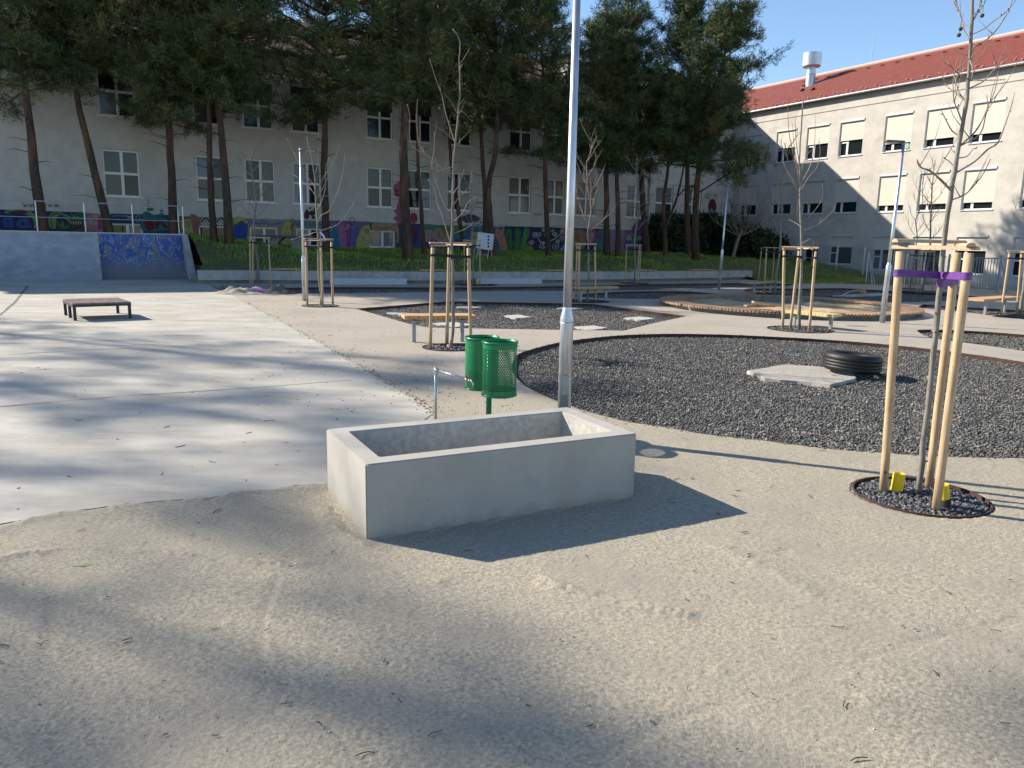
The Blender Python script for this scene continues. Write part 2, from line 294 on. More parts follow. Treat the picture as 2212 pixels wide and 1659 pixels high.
pits={k:[gz(x,y)+Vector((r*math.cos(a*math.pi/16),r*math.sin(a*math.pi/16),0)) for a in range(32)] for k,(x,y,r) in PIT.items()}
for a in('T5','T10'): pass
sunk=G([(452,617),(614,618.5),(620,634),(540,637),(500,636.5)])
SC=Vector((7.25,20.6,0)); SR=3.3
sandhole=[SC+Vector((2.78*math.cos(a*math.pi/32),2.78*math.sin(a*math.pi/32),0)) for a in range(64)]
mb=MB(); outer=[Vector((-60,-12,0)),Vector((45,-12,0)),Vector((45,70,0)),Vector((-60,70,0))]
from mathutils.geometry import delaunay_2d_cdt
holes=beds+list(pits.values())+[sandhole,sunk]; vv=[];ee=[]
for lp_ in [outer]+holes:
    k0=len(vv); vv+=[Vector((p.x,p.y)) for p in lp_]; ee+=[(k0+i,k0+(i+1)%len(lp_)) for i in range(len(lp_))]
rv,re_,rf_,_a,_b,_c=delaunay_2d_cdt(vv,ee,[],1,1e-5)
cx_=np.array([sum(rv[i].x for i in f)/len(f) for f in rf_]); cy_=np.array([sum(rv[i].y for i in f)/len(f) for f in rf_]); bad=np.zeros(len(rf_),bool)
for h_ in holes: bad|=inside(cx_,cy_,h_)
keep=[]
for f,b_ in zip(rf_,bad):
    if b_: continue
    a,b,c=[rv[i] for i in f[:3]]
    keep.append(tuple(f) if (b-a).cross(c-a)>0 else tuple(reversed(f)))
mb.add([Vector((v.x,v.y,0)) for v in rv],keep)
B=260.
o4=[Vector(p) for p in((-B,-B,0),(B,-B,0),(B,B,0),(-B,B,0))]; mb.strip(outer,o4,closed=True)
tag(mb.build('ground',M['path']),kind='structure')
# skate slab, 4 mm proud
slabp=G([(-900,1330),(-400,1215),(0,1133),(60,1122),(130,1106),(200,1100),(260,1090),(330,1085),(400,1079),(450,1077),(520,1064),(590,1058),(640,1049),(700,1046)])
slabp+=[Vector((-1.05,5.1,0)),Vector((-.95,5.75,0))]+G([(936,893),(870,850),(790,800),(700,747),(600,692),(533,656),(500,637),(470,627),(452,617),(430,612)])
slabp+=[Vector((-12.6,27.6,0)),Vector((-30,18.,0)),Vector((-34,6,0))]
mb=MB(); mb.poly([p+Vector((0,0,.004)) for p in slabp]); tag(mb.build('skate_slab',M['slab']),kind='structure')
mb=MB()
def crack(pts,w,z=.008):
    L=[];R_=[]; P=[]
    for i in range(len(pts)-1):
        for k in range(10): P.append(pts[i].lerp(pts[i+1],k/10))
    P.append(pts[-1])
    for i,p in enumerate(P):
        d=(P[min(i+1,len(P)-1)]-P[max(i-1,0)]).normalized(); n=Vector((-d.y,d.x,0)); j=random.uniform(-.4,.4)*w; ww=w*random.uniform(.5,1.3)
        L.append(p+n*(ww+j)+Vector((0,0,z))); R_.append(p+n*(-ww+j)+Vector((0,0,z)))
    mb.strip(R_,L)
crack(G([(0,880),(250,858),(500,842),(760,822)]),.008); crack(G([(0,768),(220,755),(430,748)]),.009)
crack(G([(0,743),(160,741)]),.008); crack(G([(320,696),(505,689)]),.008); crack(G([(0,700),(155,698)]),.007); crack(G([(60,618),(30,655),(0,682)]),.03)
tag(mb.build('slab_joints',M['joint']),kind='structure')
# gravel beds (sunk 7 cm), with their steel edging
mb=MB(); em=MB()
for i,b in enumerate(beds+list(pits.values())):
    dz=.07 if i<len(beds) else .03
    mb.poly([p+Vector((0,0,-dz)) for p in b])
    top=[p+Vector((0,0,.005)) for p in b]; bot=[p+Vector((0,0,-dz-.02)) for p in b]
    n=len(b); c=sum(b,Vector())/n
    if i<len(beds):
        em.strip(bot,top,closed=True)
        inn=[];
        for k in range(n):
            d=(b[(k+1)%n]-b[k-1]).normalized(); inn.append(Vector((-d.y,d.x,0)))
        sg=1 if sum((inn[k].dot(c-b[k]) for k in range(n)))>0 else -1
        em.strip(top,[top[k]-inn[k]*sg*.005 for k in range(n)],closed=True)
        em.strip([top[k]-inn[k]*sg*.005 for k in range(n)],[top[k]-inn[k]*sg*.005-Vector((0,0,.006)) for k in range(n)],closed=True)
tag(mb.build('gravel_bed',M['bed']),kind='structure')
tag(em.build('bed_edging',M['steel_edge']),kind='structure')
mb=MB(); mb.poly([p+Vector((0,0,-.3)) for p in sunk]); mb.strip([p+Vector((0,0,-.3)) for p in sunk],sunk,closed=True)
tag(mb.build('sunken_soil',M['soil']),kind='structure')
def scatter(poly,n,zb,smin,smax,name,m,label,cube=False,nearbias=True,piles=None):
    xs=[p.x for p in poly]; ys=[p.y for p in poly]; X=rng.uniform(min(xs),max(xs),n*6); Y=rng.uniform(min(ys),max(ys),n*6)
    if nearbias:
        k=rng.uniform(0,1,len(X))<np.clip((min(ys)+.8)/(Y),0,1)**1.2; X=X[k];Y=Y[k]
    ok=inside(X,Y,poly); X=X[ok][:n]; Y=Y[ok][:n]; n=len(X)
    sz=smin+(smax-smin)*rng.uniform(0,1,n)**2.5
    V,Fc=stones(X,Y,zb+rng.uniform(0,.012,n)+sz*.2,sz,.7,cube); return tag(npmesh(name,V,Fc,m),kind='stuff')
scatter(big,150000,-.062,.006,.021,'gravel',M['stone'],'')
for b,n in((bed2,16000),(bed3,5000),(bed4,4000),(bed5,8000),(bed6,4500),(bed7,6500)):
    scatter(b,n,-.066,.010,.028,'gravel',M['stone'],'',nearbias=False)
# stones kicked out over the edge of the big bed
bx0=[];by0=[]
for _ in range(900):
    i=random.randrange(len(big)); a=big[i]; b=big[(i+1)%len(big)]; p=a.lerp(b,random.random()); d=(b-a).normalized(); o_=random.expovariate(9)*random.choice([1,1,-.2])
    bx0.append(p.x+d.y*o_); by0.append(p.y-d.x*o_)
bx0=np.array(bx0);by0=np.array(by0); k=~inside(bx0,by0,big); V,Fc=stones(bx0[k],by0[k],.007,rng.uniform(.004,.014,int(k.sum())),.7); tag(npmesh('gravel',V,Fc,M['stone']),kind='stuff')
# dirt washed over the near rim of the big bed
bx0=[];by0=[]
for _ in range(7000):
    i=random.randrange(len(big)); a=big[i]; b=big[(i+1)%len(big)]; p=a.lerp(b,random.random())
    d=(b-a).normalized(); 
    if p.y>8.2 or d.x>0: continue
    o_=-random.expovariate(7)+.03; bx0.append(p.x+d.y*o_); by0.append(p.y-d.x*o_)
DIRT=(np.array(bx0),np.array(by0))
# scattered grit on the near path
n=12000; X=rng.uniform(-4,4.5,n*3); Y=1.3+rng.uniform(0,1,n*3)**1.6*6; k=~inside(X,Y,slabp)&~inside(X,Y,big)&~inside(X,Y,pits['T1']); X=X[k][:n];Y=Y[k][:n]
cl=np.sin(X*2.1+Y)*np.cos(Y*2.7-X*.8); k=rng.uniform(-1,1,len(X))<cl+.25; X=X[k];Y=Y[k]
V,Fc=stones(X,Y,.005,.0015+.0035*rng.uniform(0,1,len(X))**3,.8,False); 
M['grit']=mat('path_grit',(.26,.215,.17),(.50,.44,.35),40,.9); island(M['grit'],.4,1.4)
tag(npmesh('grit',V,Fc,M['grit']),kind='stuff')
V,Fc=stones(DIRT[0],DIRT[1],-.045+.04*rng.uniform(0,1,len(DIRT[0]))**2,rng.uniform(.004,.014,len(DIRT[0])),.6); tag(npmesh('edge_dirt',V,Fc,M['grit']),kind='stuff')
# loose sand with real relief over the near path
def vnoise(x,y,f,seed):
    x=x*f+seed*17.3; y=y*f+seed*5.1; xi=np.floor(x).astype(int); yi=np.floor(y).astype(int); u=x-xi; v=y-yi; u=u*u*(3-2*u); v=v*v*(3-2*v)
    def h(a,b): 
        t=(a*374761393+b*668265263+seed*1442695)&0x7fffffff; t=(t^(t>>13))*1274126177&0x7fffffff; return ((t^(t>>16))&0xffff)/65535.
    return (h(xi,yi)*(1-u)+h(xi+1,yi)*u)*(1-v)+(h(xi,yi+1)*(1-u)+h(xi+1,yi+1)*u)*v
nx_,ny_=760,640; sx=np.linspace(-1.15,1.15,nx_); yy=1.25*(9.5/1.25)**np.linspace(0,1,ny_); X=(sx[None,:]*yy[:,None]); Y=np.repeat(yy[:,None],nx_,1)
cov=vnoise(X,Y,1.1,1)*.6+vnoise(X,Y,3.7,2)*.4
Z=.002+.005*(vnoise(X,Y,2.3,3)-.45)+.0022*(vnoise(X,Y,9,4)-.5)*(.4+cov)+.0022*(vnoise(X,Y,34,5)-.5)*cov+.0034*(vnoise(X,Y,85,6)-.5)+.0024*(vnoise(X,Y,150,8)-.5)
def ridge(pts,w,h,hit=.5):
    global Z
    P_=smoothcurve_([Vector((p[0],p[1],0)) for p in pts])
    best=np.full(X.shape,9.)
    for a,b in zip(P_,P_[1:]):
        dx,dy=b.x-a.x,b.y-a.y; L2=dx*dx+dy*dy+1e-9; t=np.clip(((X-a.x)*dx+(Y-a.y)*dy)/L2,0,1); best=np.minimum(best,np.hypot(X-a.x-dx*t,Y-a.y-dy*t))
    best=best+.03*(vnoise(X,Y,6,9)-.5); g=np.exp(-(best/w)**2)*np.clip(vnoise(X,Y,5,11)*2-hit,0,1.2); Z=Z+h*g*(1+.8*(vnoise(X,Y,45,12)-.5))
def smoothcurve_(pts):
    e=[2*pts[0]-pts[1]]+pts+[2*pts[-1]-pts[-2]]; out=[]
    for i in range(1,len(e)-2):
        for k in range(4):
            t=k/4; p0,p1,p2,p3=e[i-1:i+3]; out.append(.5*((2*p1)+(-p0+p2)*t+(2*p0-5*p1+4*p2-p3)*t*t+(-p0+3*p1-3*p2+p3)*t**3))
    return out+[e[-2]]
gx_=lambda *L:[tuple(gz(a,b)[:2]) for a,b in L]
ridge(gx_((-100,1175),(150,1185),(350,1195),(520,1212),(700,1225),(950,1260)),.035,.016); ridge(gx_((-60,1240),(20,1205),(120,1190)),.03,.012)
ridge(gx_((1180,1262),(1260,1285),(1400,1315),(1480,1330)),.05,.013,.1); ridge(gx_((1560,1190),(1680,1240),(1760,1290),(1900,1330),(2212,1420)),.07,.007,.1); ridge(gx_((1700,1200),(1850,1270),(2000,1320),(2212,1400)),.05,-.006,0)
ridge(gx_((1300,1640),(1500,1540),(1700,1490),(1950,1400),(2212,1340)),.02,-.007,0); ridge(gx_((100,1420),(115,1330),(125,1240)),.02,-.006,0); ridge(gx_((600,1250),(560,1400),(640,1500),(780,1640)),.018,-.005,0)
ridge(gx_((430,1077),(560,1064),(700,1052)),.05,.010,.3); ridge(gx_((0,1140),(120,1112),(300,1092),(430,1082)),.06,.007,.3); ridge(gx_((900,1330),(1200,1345),(1500,1370),(1750,1390)),.02,-.004,0); ridge(gx_((700,1100),(720,1140),(785,1178)),.05,.012,.1)
for i in range(9):
    px0,py0=random.uniform(100,2100),random.uniform(1180,1640); c_=gz(px0,py0); d_=np.hypot((X-c_.x),(Y-c_.y)); rr0=random.uniform(.02,.05); Z=Z+random.choice([-.003,.003,.005])*np.exp(-(d_/rr0)**2)*(.5+1.5*vnoise(X,Y,60,13))
jx=.05*(vnoise(X,Y,7,20)-.5)+.03*(vnoise(X,Y,25,21)-.5); jy=.05*(vnoise(X,Y,7,22)-.5)+.03*(vnoise(X,Y,25,23)-.5)
mk=inside((X+jx).ravel(),(Y+jy+.02).ravel(),slabp)|inside((X+jx*.3).ravel(),(Y+jy*.3).ravel(),big)|inside(X.ravel(),Y.ravel(),[c+(p-c)*1.03 for c in [sum(pits['T1'],Vector())/32] for p in pits['T1']])|inside(X.ravel(),Y.ravel(),G([(800,1163),(1358,1072),(1208,1000),(704,1068)]))
mk=mk.reshape(X.shape); fade=np.clip((9.4-Y)/2.5,0,1)
Z=np.maximum(Z+.002,.0015)
Z=np.where(fade<1,Z*fade-.004*(1-fade),Z); Z[mk]=-.03
Fc=(np.arange(ny_-1)[:,None]*nx_+np.arange(nx_-1)[None,:]).ravel(); k=~(mk[:-1,:-1]&mk[1:,:-1]&mk[:-1,1:]&mk[1:,1:]).ravel(); Fc=Fc[k]; Fc=np.stack([Fc,Fc+1,Fc+nx_+1,Fc+nx_],1)
M['sandl']=mat('loose_sandy_grit',(.20,.178,.138),(.48,.43,.33),62,.95,.8,140,bdist=.006,spec=.2,c3=(.30,.27,.22),s3=1.6,lo=.3,hi=.7,lo3=.45,hi3=.75)
addspots(M['sandl'],(.17,.145,.12),80,.18,1,.6)
tag(npmesh('sand_layer',np.stack([X.ravel(),Y.ravel(),Z.ravel()],1),Fc,M['sandl'],smooth=True),kind='structure')
def sandz(x,y): 
    j=int(np.clip(np.searchsorted(yy,y),0,ny_-1)); i=int(np.clip(np.searchsorted(sx,x/yy[j]),0,nx_-1)); return max(0.,float(Z[j,i]))
# pine twigs and needles lying about
mb=MB()
for i in range(260):
    y=1.5+random.random()**1.5*8; x=random.uniform(-.75,.75)*y
    if inside(np.array([x]),np.array([y]),big)[0] or (-1.3<x<1 and 3.8<y<5.7): continue
    a=random.uniform(0,6.28); l=random.choice([.01,.015,.025,.035,.05])*random.uniform(.6,1.3)*(1.5 if y>4 else 1); b=random.uniform(-.9,.9); p=Vector((x,y,sandz(x,y)+.005)); pts=[]
    for k in range(4): pts.append(p+Vector((math.cos(a+b*k/3)*l*k/3,math.sin(a+b*k/3)*l*k/3,.004*random.random())))
    mb.tube(pts,[.0010+.0012*random.random()*(1 if y<4 else 1.6)]*4,4)
    if random.random()<.25: mb.tube([pts[1],pts[1]+Vector((math.cos(a+1.2)*l*.4,math.sin(a+1.2)*l*.4,.003))],.001,4)
M['litter']=mat('dry_twigs',(.035,.028,.022),(.10,.08,.055),30,.9)
tag(mb.build('twig_litter',M['litter']),kind='stuff')
ex0=[];ey0=[]
ed=G([(452,617),(500,637),(533,656),(600,692),(700,747),(790,800),(870,850),(936,893)])
for _ in range(900):
    i=random.randrange(len(ed)-1); L_=(ed[i+1]-ed[i]).length
    p=ed[i].lerp(ed[i+1],random.random()); ex0.append(p.x+random.gauss(.02,.035)+(random.expovariate(3) if random.random()<.3 else 0)); ey0.append(p.y+random.gauss(0,.06))
for _ in range(700):
    y=7+13*random.random(); ex0.append(random.uniform(-.35,.03)*y); ey0.append(y)
ex0=np.array(ex0);ey0=np.array(ey0); k=~(inside(ex0,ey0,bed2)|inside(ex0,ey0,big))&(ex0>-6.5); V,Fc=stones(ex0[k],ey0[k],.006,rng.uniform(.004,.013,int(k.sum())),.4); tag(npmesh('bark_crumbs',V,Fc,M['litter']),kind='stuff')
p=gz(178,1224); mb=MB(); mb.strip([p+Vector((-.045,-.012,.004)),p+Vector((0,.0,.012)),p+Vector((.045,.02,.006))],[p+Vector((-.045,-.005,.004)),p+Vector((0,.012,.012)),p+Vector((.045,.024,.006))])
tag(mb.build('grass_blade',mat('fresh_green_leaf',(.10,.32,.02),None,rough=.5)),'single bright green blade of grass lying on the pale ground','leaf')
# ================================================================ LAWN
walltop=[gz(x,y,.44) for x,y in((427.6,584.3),(553,584.6),(700,586),(860,587),(1000,587.4),(1106,587.4),(1250,587.2),(1400,586.6),(1520,585.6),(1626,584.4))]
WZ=.44
ctrl=[]
def perp(p,q): d=(q-p).normalized(); return Vector((-d.y,d.x,0))
wallback=[]
for i,p in enumerate(walltop):
    n=perp(walltop[max(i-1,0)],walltop[min(i+1,len(walltop)-1)]); wallback.append(p+n*.42)
for i in range(len(wallback)-1):
    for k in range(4): q=wallback[i].lerp(wallback[i+1],k/4); ctrl.append((q.x,q.y,.40))
for t in np.arange(-26,24,1.):
    z=1.62 if t<-8.5 else (1.62-(t+8.5)/5*.52 if t<-3.5 else 1.10); q=Lw(t,z); ctrl.append((q.x,q.y,z))
q=Lw(-10,0,3); 
for a,b,c_ in ((-8.5,2.5,1.6),(-8.5,3.2,1.56),(-8.5,4.,1.5),(-8.5,4.6,1.42),(-8.5,5.2,1.28),(-8.5,5.8,1.08),(-8.5,6.4,.86),(-8.5,7.,.64)):
    q=Lw(a,0,b); ctrl+= [(q.x,q.y,c_)]*2
lowr=[gz(x,y) for x,y in((1629,602.5),(1640,606.5),(1662,611),(1700,611.5),(1760,612.5),(1850,614),(1934,615.5),(2000,615),(2050,614))]
for i in range(len(lowr)-1):
    for k in range(3): q=lowr[i].lerp(lowr[i+1],k/3); ctrl.append((q.x,q.y,0))
def rz(u): return 1.1 if u<4 else max(.03,1.1-(u-4)*.115)
PB={}
for nm_,x_,y_,w_ in (('4',463,526,4),('5',496,531,4.5),('6',704,545,3.5),('7',882,563,7),('8',917,553,5.5),('9',1003,540,3),('10',1046,545,4),('11',1064,556,5.5),('12',1185,553,5),('13',1311,553,5),('14',1335,557,5.5),('15',1397,546,4),('16',1437,554,6),('17',1485,548,5.5),('18',1503,562,7),('shrub',1583,558,4.5)):
    q=onp(x_,y_,P1+N1*w_,N1); PB[nm_]=q
    for _ in range(2): ctrl.append((q.x,q.y,q.z))
for u in np.arange(0,14,1.): q=Rw(u,rz(u)); ctrl.append((q.x,q.y,rz(u)))
CT=np.array(ctrl)
def lawn_z(x,y):
    x=np.atleast_1d(x); y=np.atleast_1d(y); d=(x[:,None]-CT[None,:,0])**2+(y[:,None]-CT[None,:,1])**2+.02
    w=d**-1.6; return (w*CT[None,:,2]).sum(1)/w.sum(1)
def hit_lawn(px,py):
    r=Vector(ray(px,py)); best=None
    for Y in np.arange(24,50,.05):
        p=Vector((0,0,H))+r*(Y/r.y)
        if p.z<=lawn_z(p.x,p.y)[0]: return p
        if (p-P1).dot(N1)<.5: return p
    return p
RA=gz(212,607); tRA=(RA-P1).dot(D1)
lawnpoly=[Lw(tRA+3.3,0,7.6)]+wallback+[walltop[-1]]+lowr+[Rw(14.3,0,1.5),Rw(14.2,0),Rw(0,0),Lw(tRA+3.3,0)]
lawnpoly=[Vector((p.x,p.y,0)) for p in lawnpoly]
st=.33; gx=np.arange(-17,26,st); gy=np.arange(24,52,st); GX,GY=np.meshgrid(gx,gy); px_=GX.ravel(); py_=GY.ravel()
Zl=lawn_z(px_,py_)+.03*np.sin(px_*1.3+py_)*np.cos(py_*.9)*.6
ins=inside(px_,py_,lawnpoly); W_=len(gx); 
grow=ins.reshape(GX.shape); g2=grow.copy(); g2[1:,:]|=grow[:-1,:]; g2[:-1,:]|=grow[1:,:]; g2[:,1:]|=grow[:,:-1]; g2[:,:-1]|=grow[:,1:]; g3=g2.copy(); g3[1:,:]|=g2[:-1,:]; g3[:-1,:]|=g2[1:,:]; g3[:,1:]|=g2[:,:-1]; g3[:,:-1]|=g2[:,1:]; g2=g3
# border points are pulled down below the ground so the sheet ends cleanly inside walls
fs=[]
for j in range(GX.shape[0]-1):
    for i in range(W_-1):
        if g2[j,i] and g2[j,i+1] and g2[j+1,i] and g2[j+1,i+1]: fs.append((j*W_+i,j*W_+i+1,(j+1)*W_+i+1,(j+1)*W_+i))
outm=~ins; 
from math import hypot
# vertices outside the polygon snap to its nearest boundary point
bp=subdiv(lawnpoly,1)
for idx in np.nonzero(outm&g2.ravel())[0]:
    x,y=px_[idx],py_[idx]; best=1e9
    for i in range(len(bp)):
        a=bp[i]; b=bp[(i+1)%len(bp)]; dx,dy=b.x-a.x,b.y-a.y; L2=dx*dx+dy*dy
        if L2<1e-9: continue
        t=max(0,min(1,((x-a.x)*dx+(y-a.y)*dy)/L2)); qx,qy=a.x+dx*t,a.y+dy*t; d=hypot(x-qx,y-qy)
        if d<best: best=d; bx,by=qx,qy
    px_[idx]=bx; py_[idx]=by
Zl=lawn_z(px_,py_)+.02*np.sin(px_*1.3+py_)*np.cos(py_*.9)
V=np.stack([px_,py_,Zl+.005],1); o=npmesh('lawn',V,np.array(fs),M['grass'],smooth=True); tag(o,kind='structure')
n=150000; X=rng.uniform(-16,24,n); Y=rng.uniform(25,50,n); k=inside(X,Y,lawnpoly); X=X[k];Y=Y[k]
cl=np.sin(X*.9+1.3*np.sin(Y))*np.sin(Y*1.4+X*.3)+rng.normal(0,.5,len(X)); k=cl>-1.4; X=X[k];Y=Y[k]
Z=lawn_z(X,Y); n=len(X); a=rng.uniform(0,6.28,n); h=rng.uniform(.04,.13,n)*(1+.5*np.sin(X*1.7)*np.sin(Y*2)); w=.012
dx=np.cos(a)*w; dy=np.sin(a)*w; lx=rng.normal(0,.03,n); ly=rng.normal(0,.03,n)
V=np.stack([np.stack([X-dx,Y-dy,Z],1),np.stack([X+dx,Y+dy,Z],1),np.stack([X+lx,Y+ly,Z+h],1)],1).reshape(-1,3)
tag(npmesh('grass',V,np.arange(n*3).reshape(-1,3),M['blade']),kind='stuff')
# ================================================================ LEFT WING (shaded, with mural)
def wall_cells(mb,W3,t0,t1,z0,z1,ops,depth,mi=0):
    ts=sorted({t0,t1}|{o[0] for o in ops}|{o[1] for o in ops}); zs=sorted({z0,z1}|{o[2] for o in ops}|{o[3] for o in ops})
    for a,b in zip(ts,ts[1:]):
        for c,d in zip(zs,zs[1:]):
            m_=((a+b)/2,(c+d)/2)
            if any(o[0]<m_[0]<o[1] and o[2]<m_[1]<o[3] for o in ops): continue
            mb.add([W3(a,c),W3(b,c),W3(b,d),W3(a,d)],[(0,1,2,3)],mi)
    for a,b,c,d in ops:
        mb.add([W3(a,c),W3(a,d),W3(a,d,-depth),W3(a,c,-depth)],[(0,1,2,3)],mi); mb.add([W3(b,c),W3(b,c,-depth),W3(b,d,-depth),W3(b,d)],[(0,1,2,3)],mi)
        mb.add([W3(a,d),W3(b,d),W3(b,d,-depth),W3(a,d,-depth)],[(0,1,2,3)],mi); mb.add([W3(a,c),W3(a,c,-depth),W3(b,c,-depth),W3(b,c)],[(0,1,2,3)],mi)
def bar(mb,W3,a,b,c,d,o0,o1,mi=0):
    mb.add([W3(a,c,o0),W3(b,c,o0),W3(b,d,o0),W3(a,d,o0),W3(a,c,o1),W3(b,c,o1),W3(b,d,o1),W3(a,d,o1)],[(4,5,6,7),(0,3,2,1),(0,1,5,4),(2,3,7,6),(1,2,6,5),(3,0,4,7)],mi)
LB=empty('school_building',Lw(0,0),'long shaded three-storey school wing with white windows and a graffiti mural along its base','building')
cols=[(-11.32,-9.97),(-7.75,-6.5),(-5.72,-4.42),(-3.62,-2.32),(-.1,1.2),(1.98,3.22),(4.07,5.43),(7.62,8.97),(9.84,11.1),(11.87,13.2),(15.36,16.6),(17.44,18.75),(19.66,20.95)]
cols=[(-19.5,-18.2)]+cols
ops=[];kinds=[]
for a,b in cols:
    ops+=[(a,b,3.1,4.97),(a,b,6.3,8.25)]
ops=[o for o in ops if not(o[0]<-19 )]+[(-19.5,-18.2,6.3,8.25)]
bas=[(-11.18,-10.0),(-7.76,-6.62),(-5.6,-4.4),(-3.54,-2.36),(-.02,1.27)]
bops=[(a,b,1.18,2.0) for a,b in bas]; bops[0]=(-11.18,-10.0,1.3,2.0)
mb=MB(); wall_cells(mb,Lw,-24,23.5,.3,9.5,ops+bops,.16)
# far gable end and back, so the block is closed
bk=11.
mb.add([Lw(-24,.3),Lw(-24,9.5),Lw(-24,9.5,-bk),Lw(-24,.3,-bk)],[(0,1,2,3)]); mb.add([Lw(-24,.3,-bk),Lw(-24,9.5,-bk),Lw(34,9.5,-bk),Lw(34,.3,-bk)],[(0,1,2,3)])
# narrow string course above the mural and under the first-floor windows
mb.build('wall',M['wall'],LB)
mb=MB(); bar(mb,Lw,-8.2,-1.9,5.02,5.08,0,.03); bar(mb,Lw,-.4,5.9,5.02,5.08,0,.03); bar(mb,Lw,7.3,13.6,5.02,5.08,0,.03); bar(mb,Lw,-24,23.5,9.15,9.5,0,.09); bar(mb,Lw,-11.45,-9.8,5.0,5.06,0,.05)
mb.build('cornice',M['wall'],LB)
def window(W3,a,b,c,d,par,panes,sill=True,style='cross',depth=.16,gl=None):
    fr=MB(); w=.065; q=-depth+.005; r=-depth+.075
    bar(fr,W3,a,b,c,c+w,q,r); bar(fr,W3,a,b,d-w,d,q,r); bar(fr,W3,a,a+w,c+w,d-w,q,r); bar(fr,W3,b-w,b,c+w,d-w,q,r)
    mx=(a+b)/2+.03
    mz=c+(d-c)*.5
    if style=='cross': bar(fr,W3,mx-.055,mx+.055,c+w,d-w,q+.002,r-.003); bar(fr,W3,a+w,mx-.055,mz-.05,mz+.05,q+.002,r-.003); bar(fr,W3,mx+.055,b-w,mz-.05,mz+.05,q+.002,r-.003)
    else: bar(fr,W3,mx-.055,mx+.055,c+w,d-w,q+.002,r-.003)
    f=fr.build('window',M['pvc'],par)
    pl=[(a+w,mx-.055),(mx+.055,b-w)]; zl=[(c+w,mz-.05),(mz+.05,d-w)] if style=='cross' else [(c+w,d-w)]
    g=MB(); i=0
    for x0,x1 in pl:
        for z0,z1 in zl:
            j=random.uniform(-.008,.008); bar(g,W3,x0,x1,z0,z1,q-.02,q+.02+j*0,panes[i%len(panes)]); i+=1
    ps=g.build('pane',[M['glass'],M['glassc'],M['glassb'],M['glassp']],f)
    if sill:
        s_=MB(); bar(s_,W3,a-.1,b+.1,c-.05,c-.004,-depth+.08,.07); s_.build('sill',M['pvc'] ,f)
    return f
pat={(-11.32,3.1):[1,1,0,1],(-7.75,3.1):[1,2,1,0],(-5.72,3.1):[1,0,1,1],(-3.62,3.1):[2,2,0,1],(-.1,3.1):[0,1,0,1],(1.98,3.1):[0,1,2,1],(4.07,3.1):[0,0,3,0],(7.62,3.1):[3,3,3,1],(9.84,3.1):[1,2,3,3],(11.87,3.1):[3,3,3,3],(15.36,3.1):[3,2,3,3],(17.44,3.1):[3,3,0,3],(19.66,3.1):[2,3,3,3]}
for o in ops: window(Lw,*o,LB,pat.get((o[0],o[2]),random.choice([[0,0,1,0],[1,0,0,0],[0,1,0,0],[0,0,0,0]])))
for i,o in enumerate(bops): window(Lw,*o,LB,[[0,3],[0,0],[1,0],[3,0],[3,3]][i],sill=False,style='two')
# dark external blind boxes over upper windows
for a,b in cols[3:8]:
    mb=MB(); bar(mb,Lw,a+.01,b-.01,7.55,8.24,-.1,-.04); mb.build('blind',mat('dark_green_shutter',(.02,.03,.028),None,rough=.6),LB)
# plaster patches, vents
mb=MB()
for a,b,c,d in((8.98,9.85,3.0,3.15),(11.1,11.85,2.95,3.04),(-1.95,-2.3,2.9,3.05),(-20,-18.6,2.62,2.82)):
    P_=[]; n=18
    for k in range(n):
        an=2*math.pi*k/n; r=random.uniform(.75,1.1); P_.append(Lw((a+b)/2+abs(b-a)/2*math.cos(an)*r,(c+d)/2+(d-c)/2*math.sin(an)*r,.004))
    mb.add(P_,[tuple(range(n))])
mb.build('plaster_patch',mat('bare_plaster',(.30,.22,.17),(.36,.28,.22),5,.95),LB)
for t,z in((-6.05,2.75),(12.9,2.62),(3.15,5.65)):
    mb=MB(); 
    bar(mb,Lw,t-.13,t+.13,z-.12,z+.12,0,.02); 
    for k in range(5): bar(mb,Lw,t-.11,t+.11,z-.1+k*.045,z-.08+k*.045,.02,.03)
    mb.build('vent',M['zinc_d'],LB)
mb=MB(); mb.tube([Lw(16.9,.9,.1),Lw(16.9,9.4,.1)],.06,8); mb.build('downpipe',M['zinc_d'],LB)
mb=MB(); mb.tube([Lw(1.55,3.9,.03),Lw(1.55,6.3,.03)],.012,5); mb.build('cable',M['zinc_d'],LB)
def uvf(P,D,Nn): 
    def f(co):
        v=Vector(co)-P; return (v.dot(D),math.hypot(v.dot(Nn),v.z))
    return f
def roof(par,W3,t0,t1,ze,zr,b,over,m,P,D,Nn,name='roof',hip0=0,hip1=0,th=.14):
    mb=MB(); 
    A=[W3(t0,ze,over),W3(t1,ze,over)]; Rr=[W3(t0+hip0,zr,-b),W3(t1-hip1,zr,-b)]; Bk=[W3(t0,ze,-2*b-over),W3(t1,ze,-2*b-over)]
    mb.add([A[0],A[1],Rr[1],Rr[0],Bk[1],Bk[0]],[(0,1,2,3),(3,2,4,5),(0,3,5),(1,4,2)])
    d=Vector((0,0,-th)); mb.add([A[0],A[1],A[1]+d,A[0]+d,Bk[0]+d,Bk[1]+d],[(0,3,2,1),(2,3,4,5)])
    return mb.build(name,m,par,uv=uvf(P,D,Nn))
rf=roof(LB,Lw,-24.4,33,9.62,12.35,5.2,.35,M['tile_old'],P1,D1,N1)
mb=MB(); mb.tube([Lw(-24,9.55,.44),Lw(23.2,9.55,.44)],.07,8); mb.build('gutter',M['zinc_d'],LB)
mb=MB(); bar(mb,Lw,11.,18.1,9.7,11.25,-3.2,.05); mb.build('dormer',M['wall'],LB)
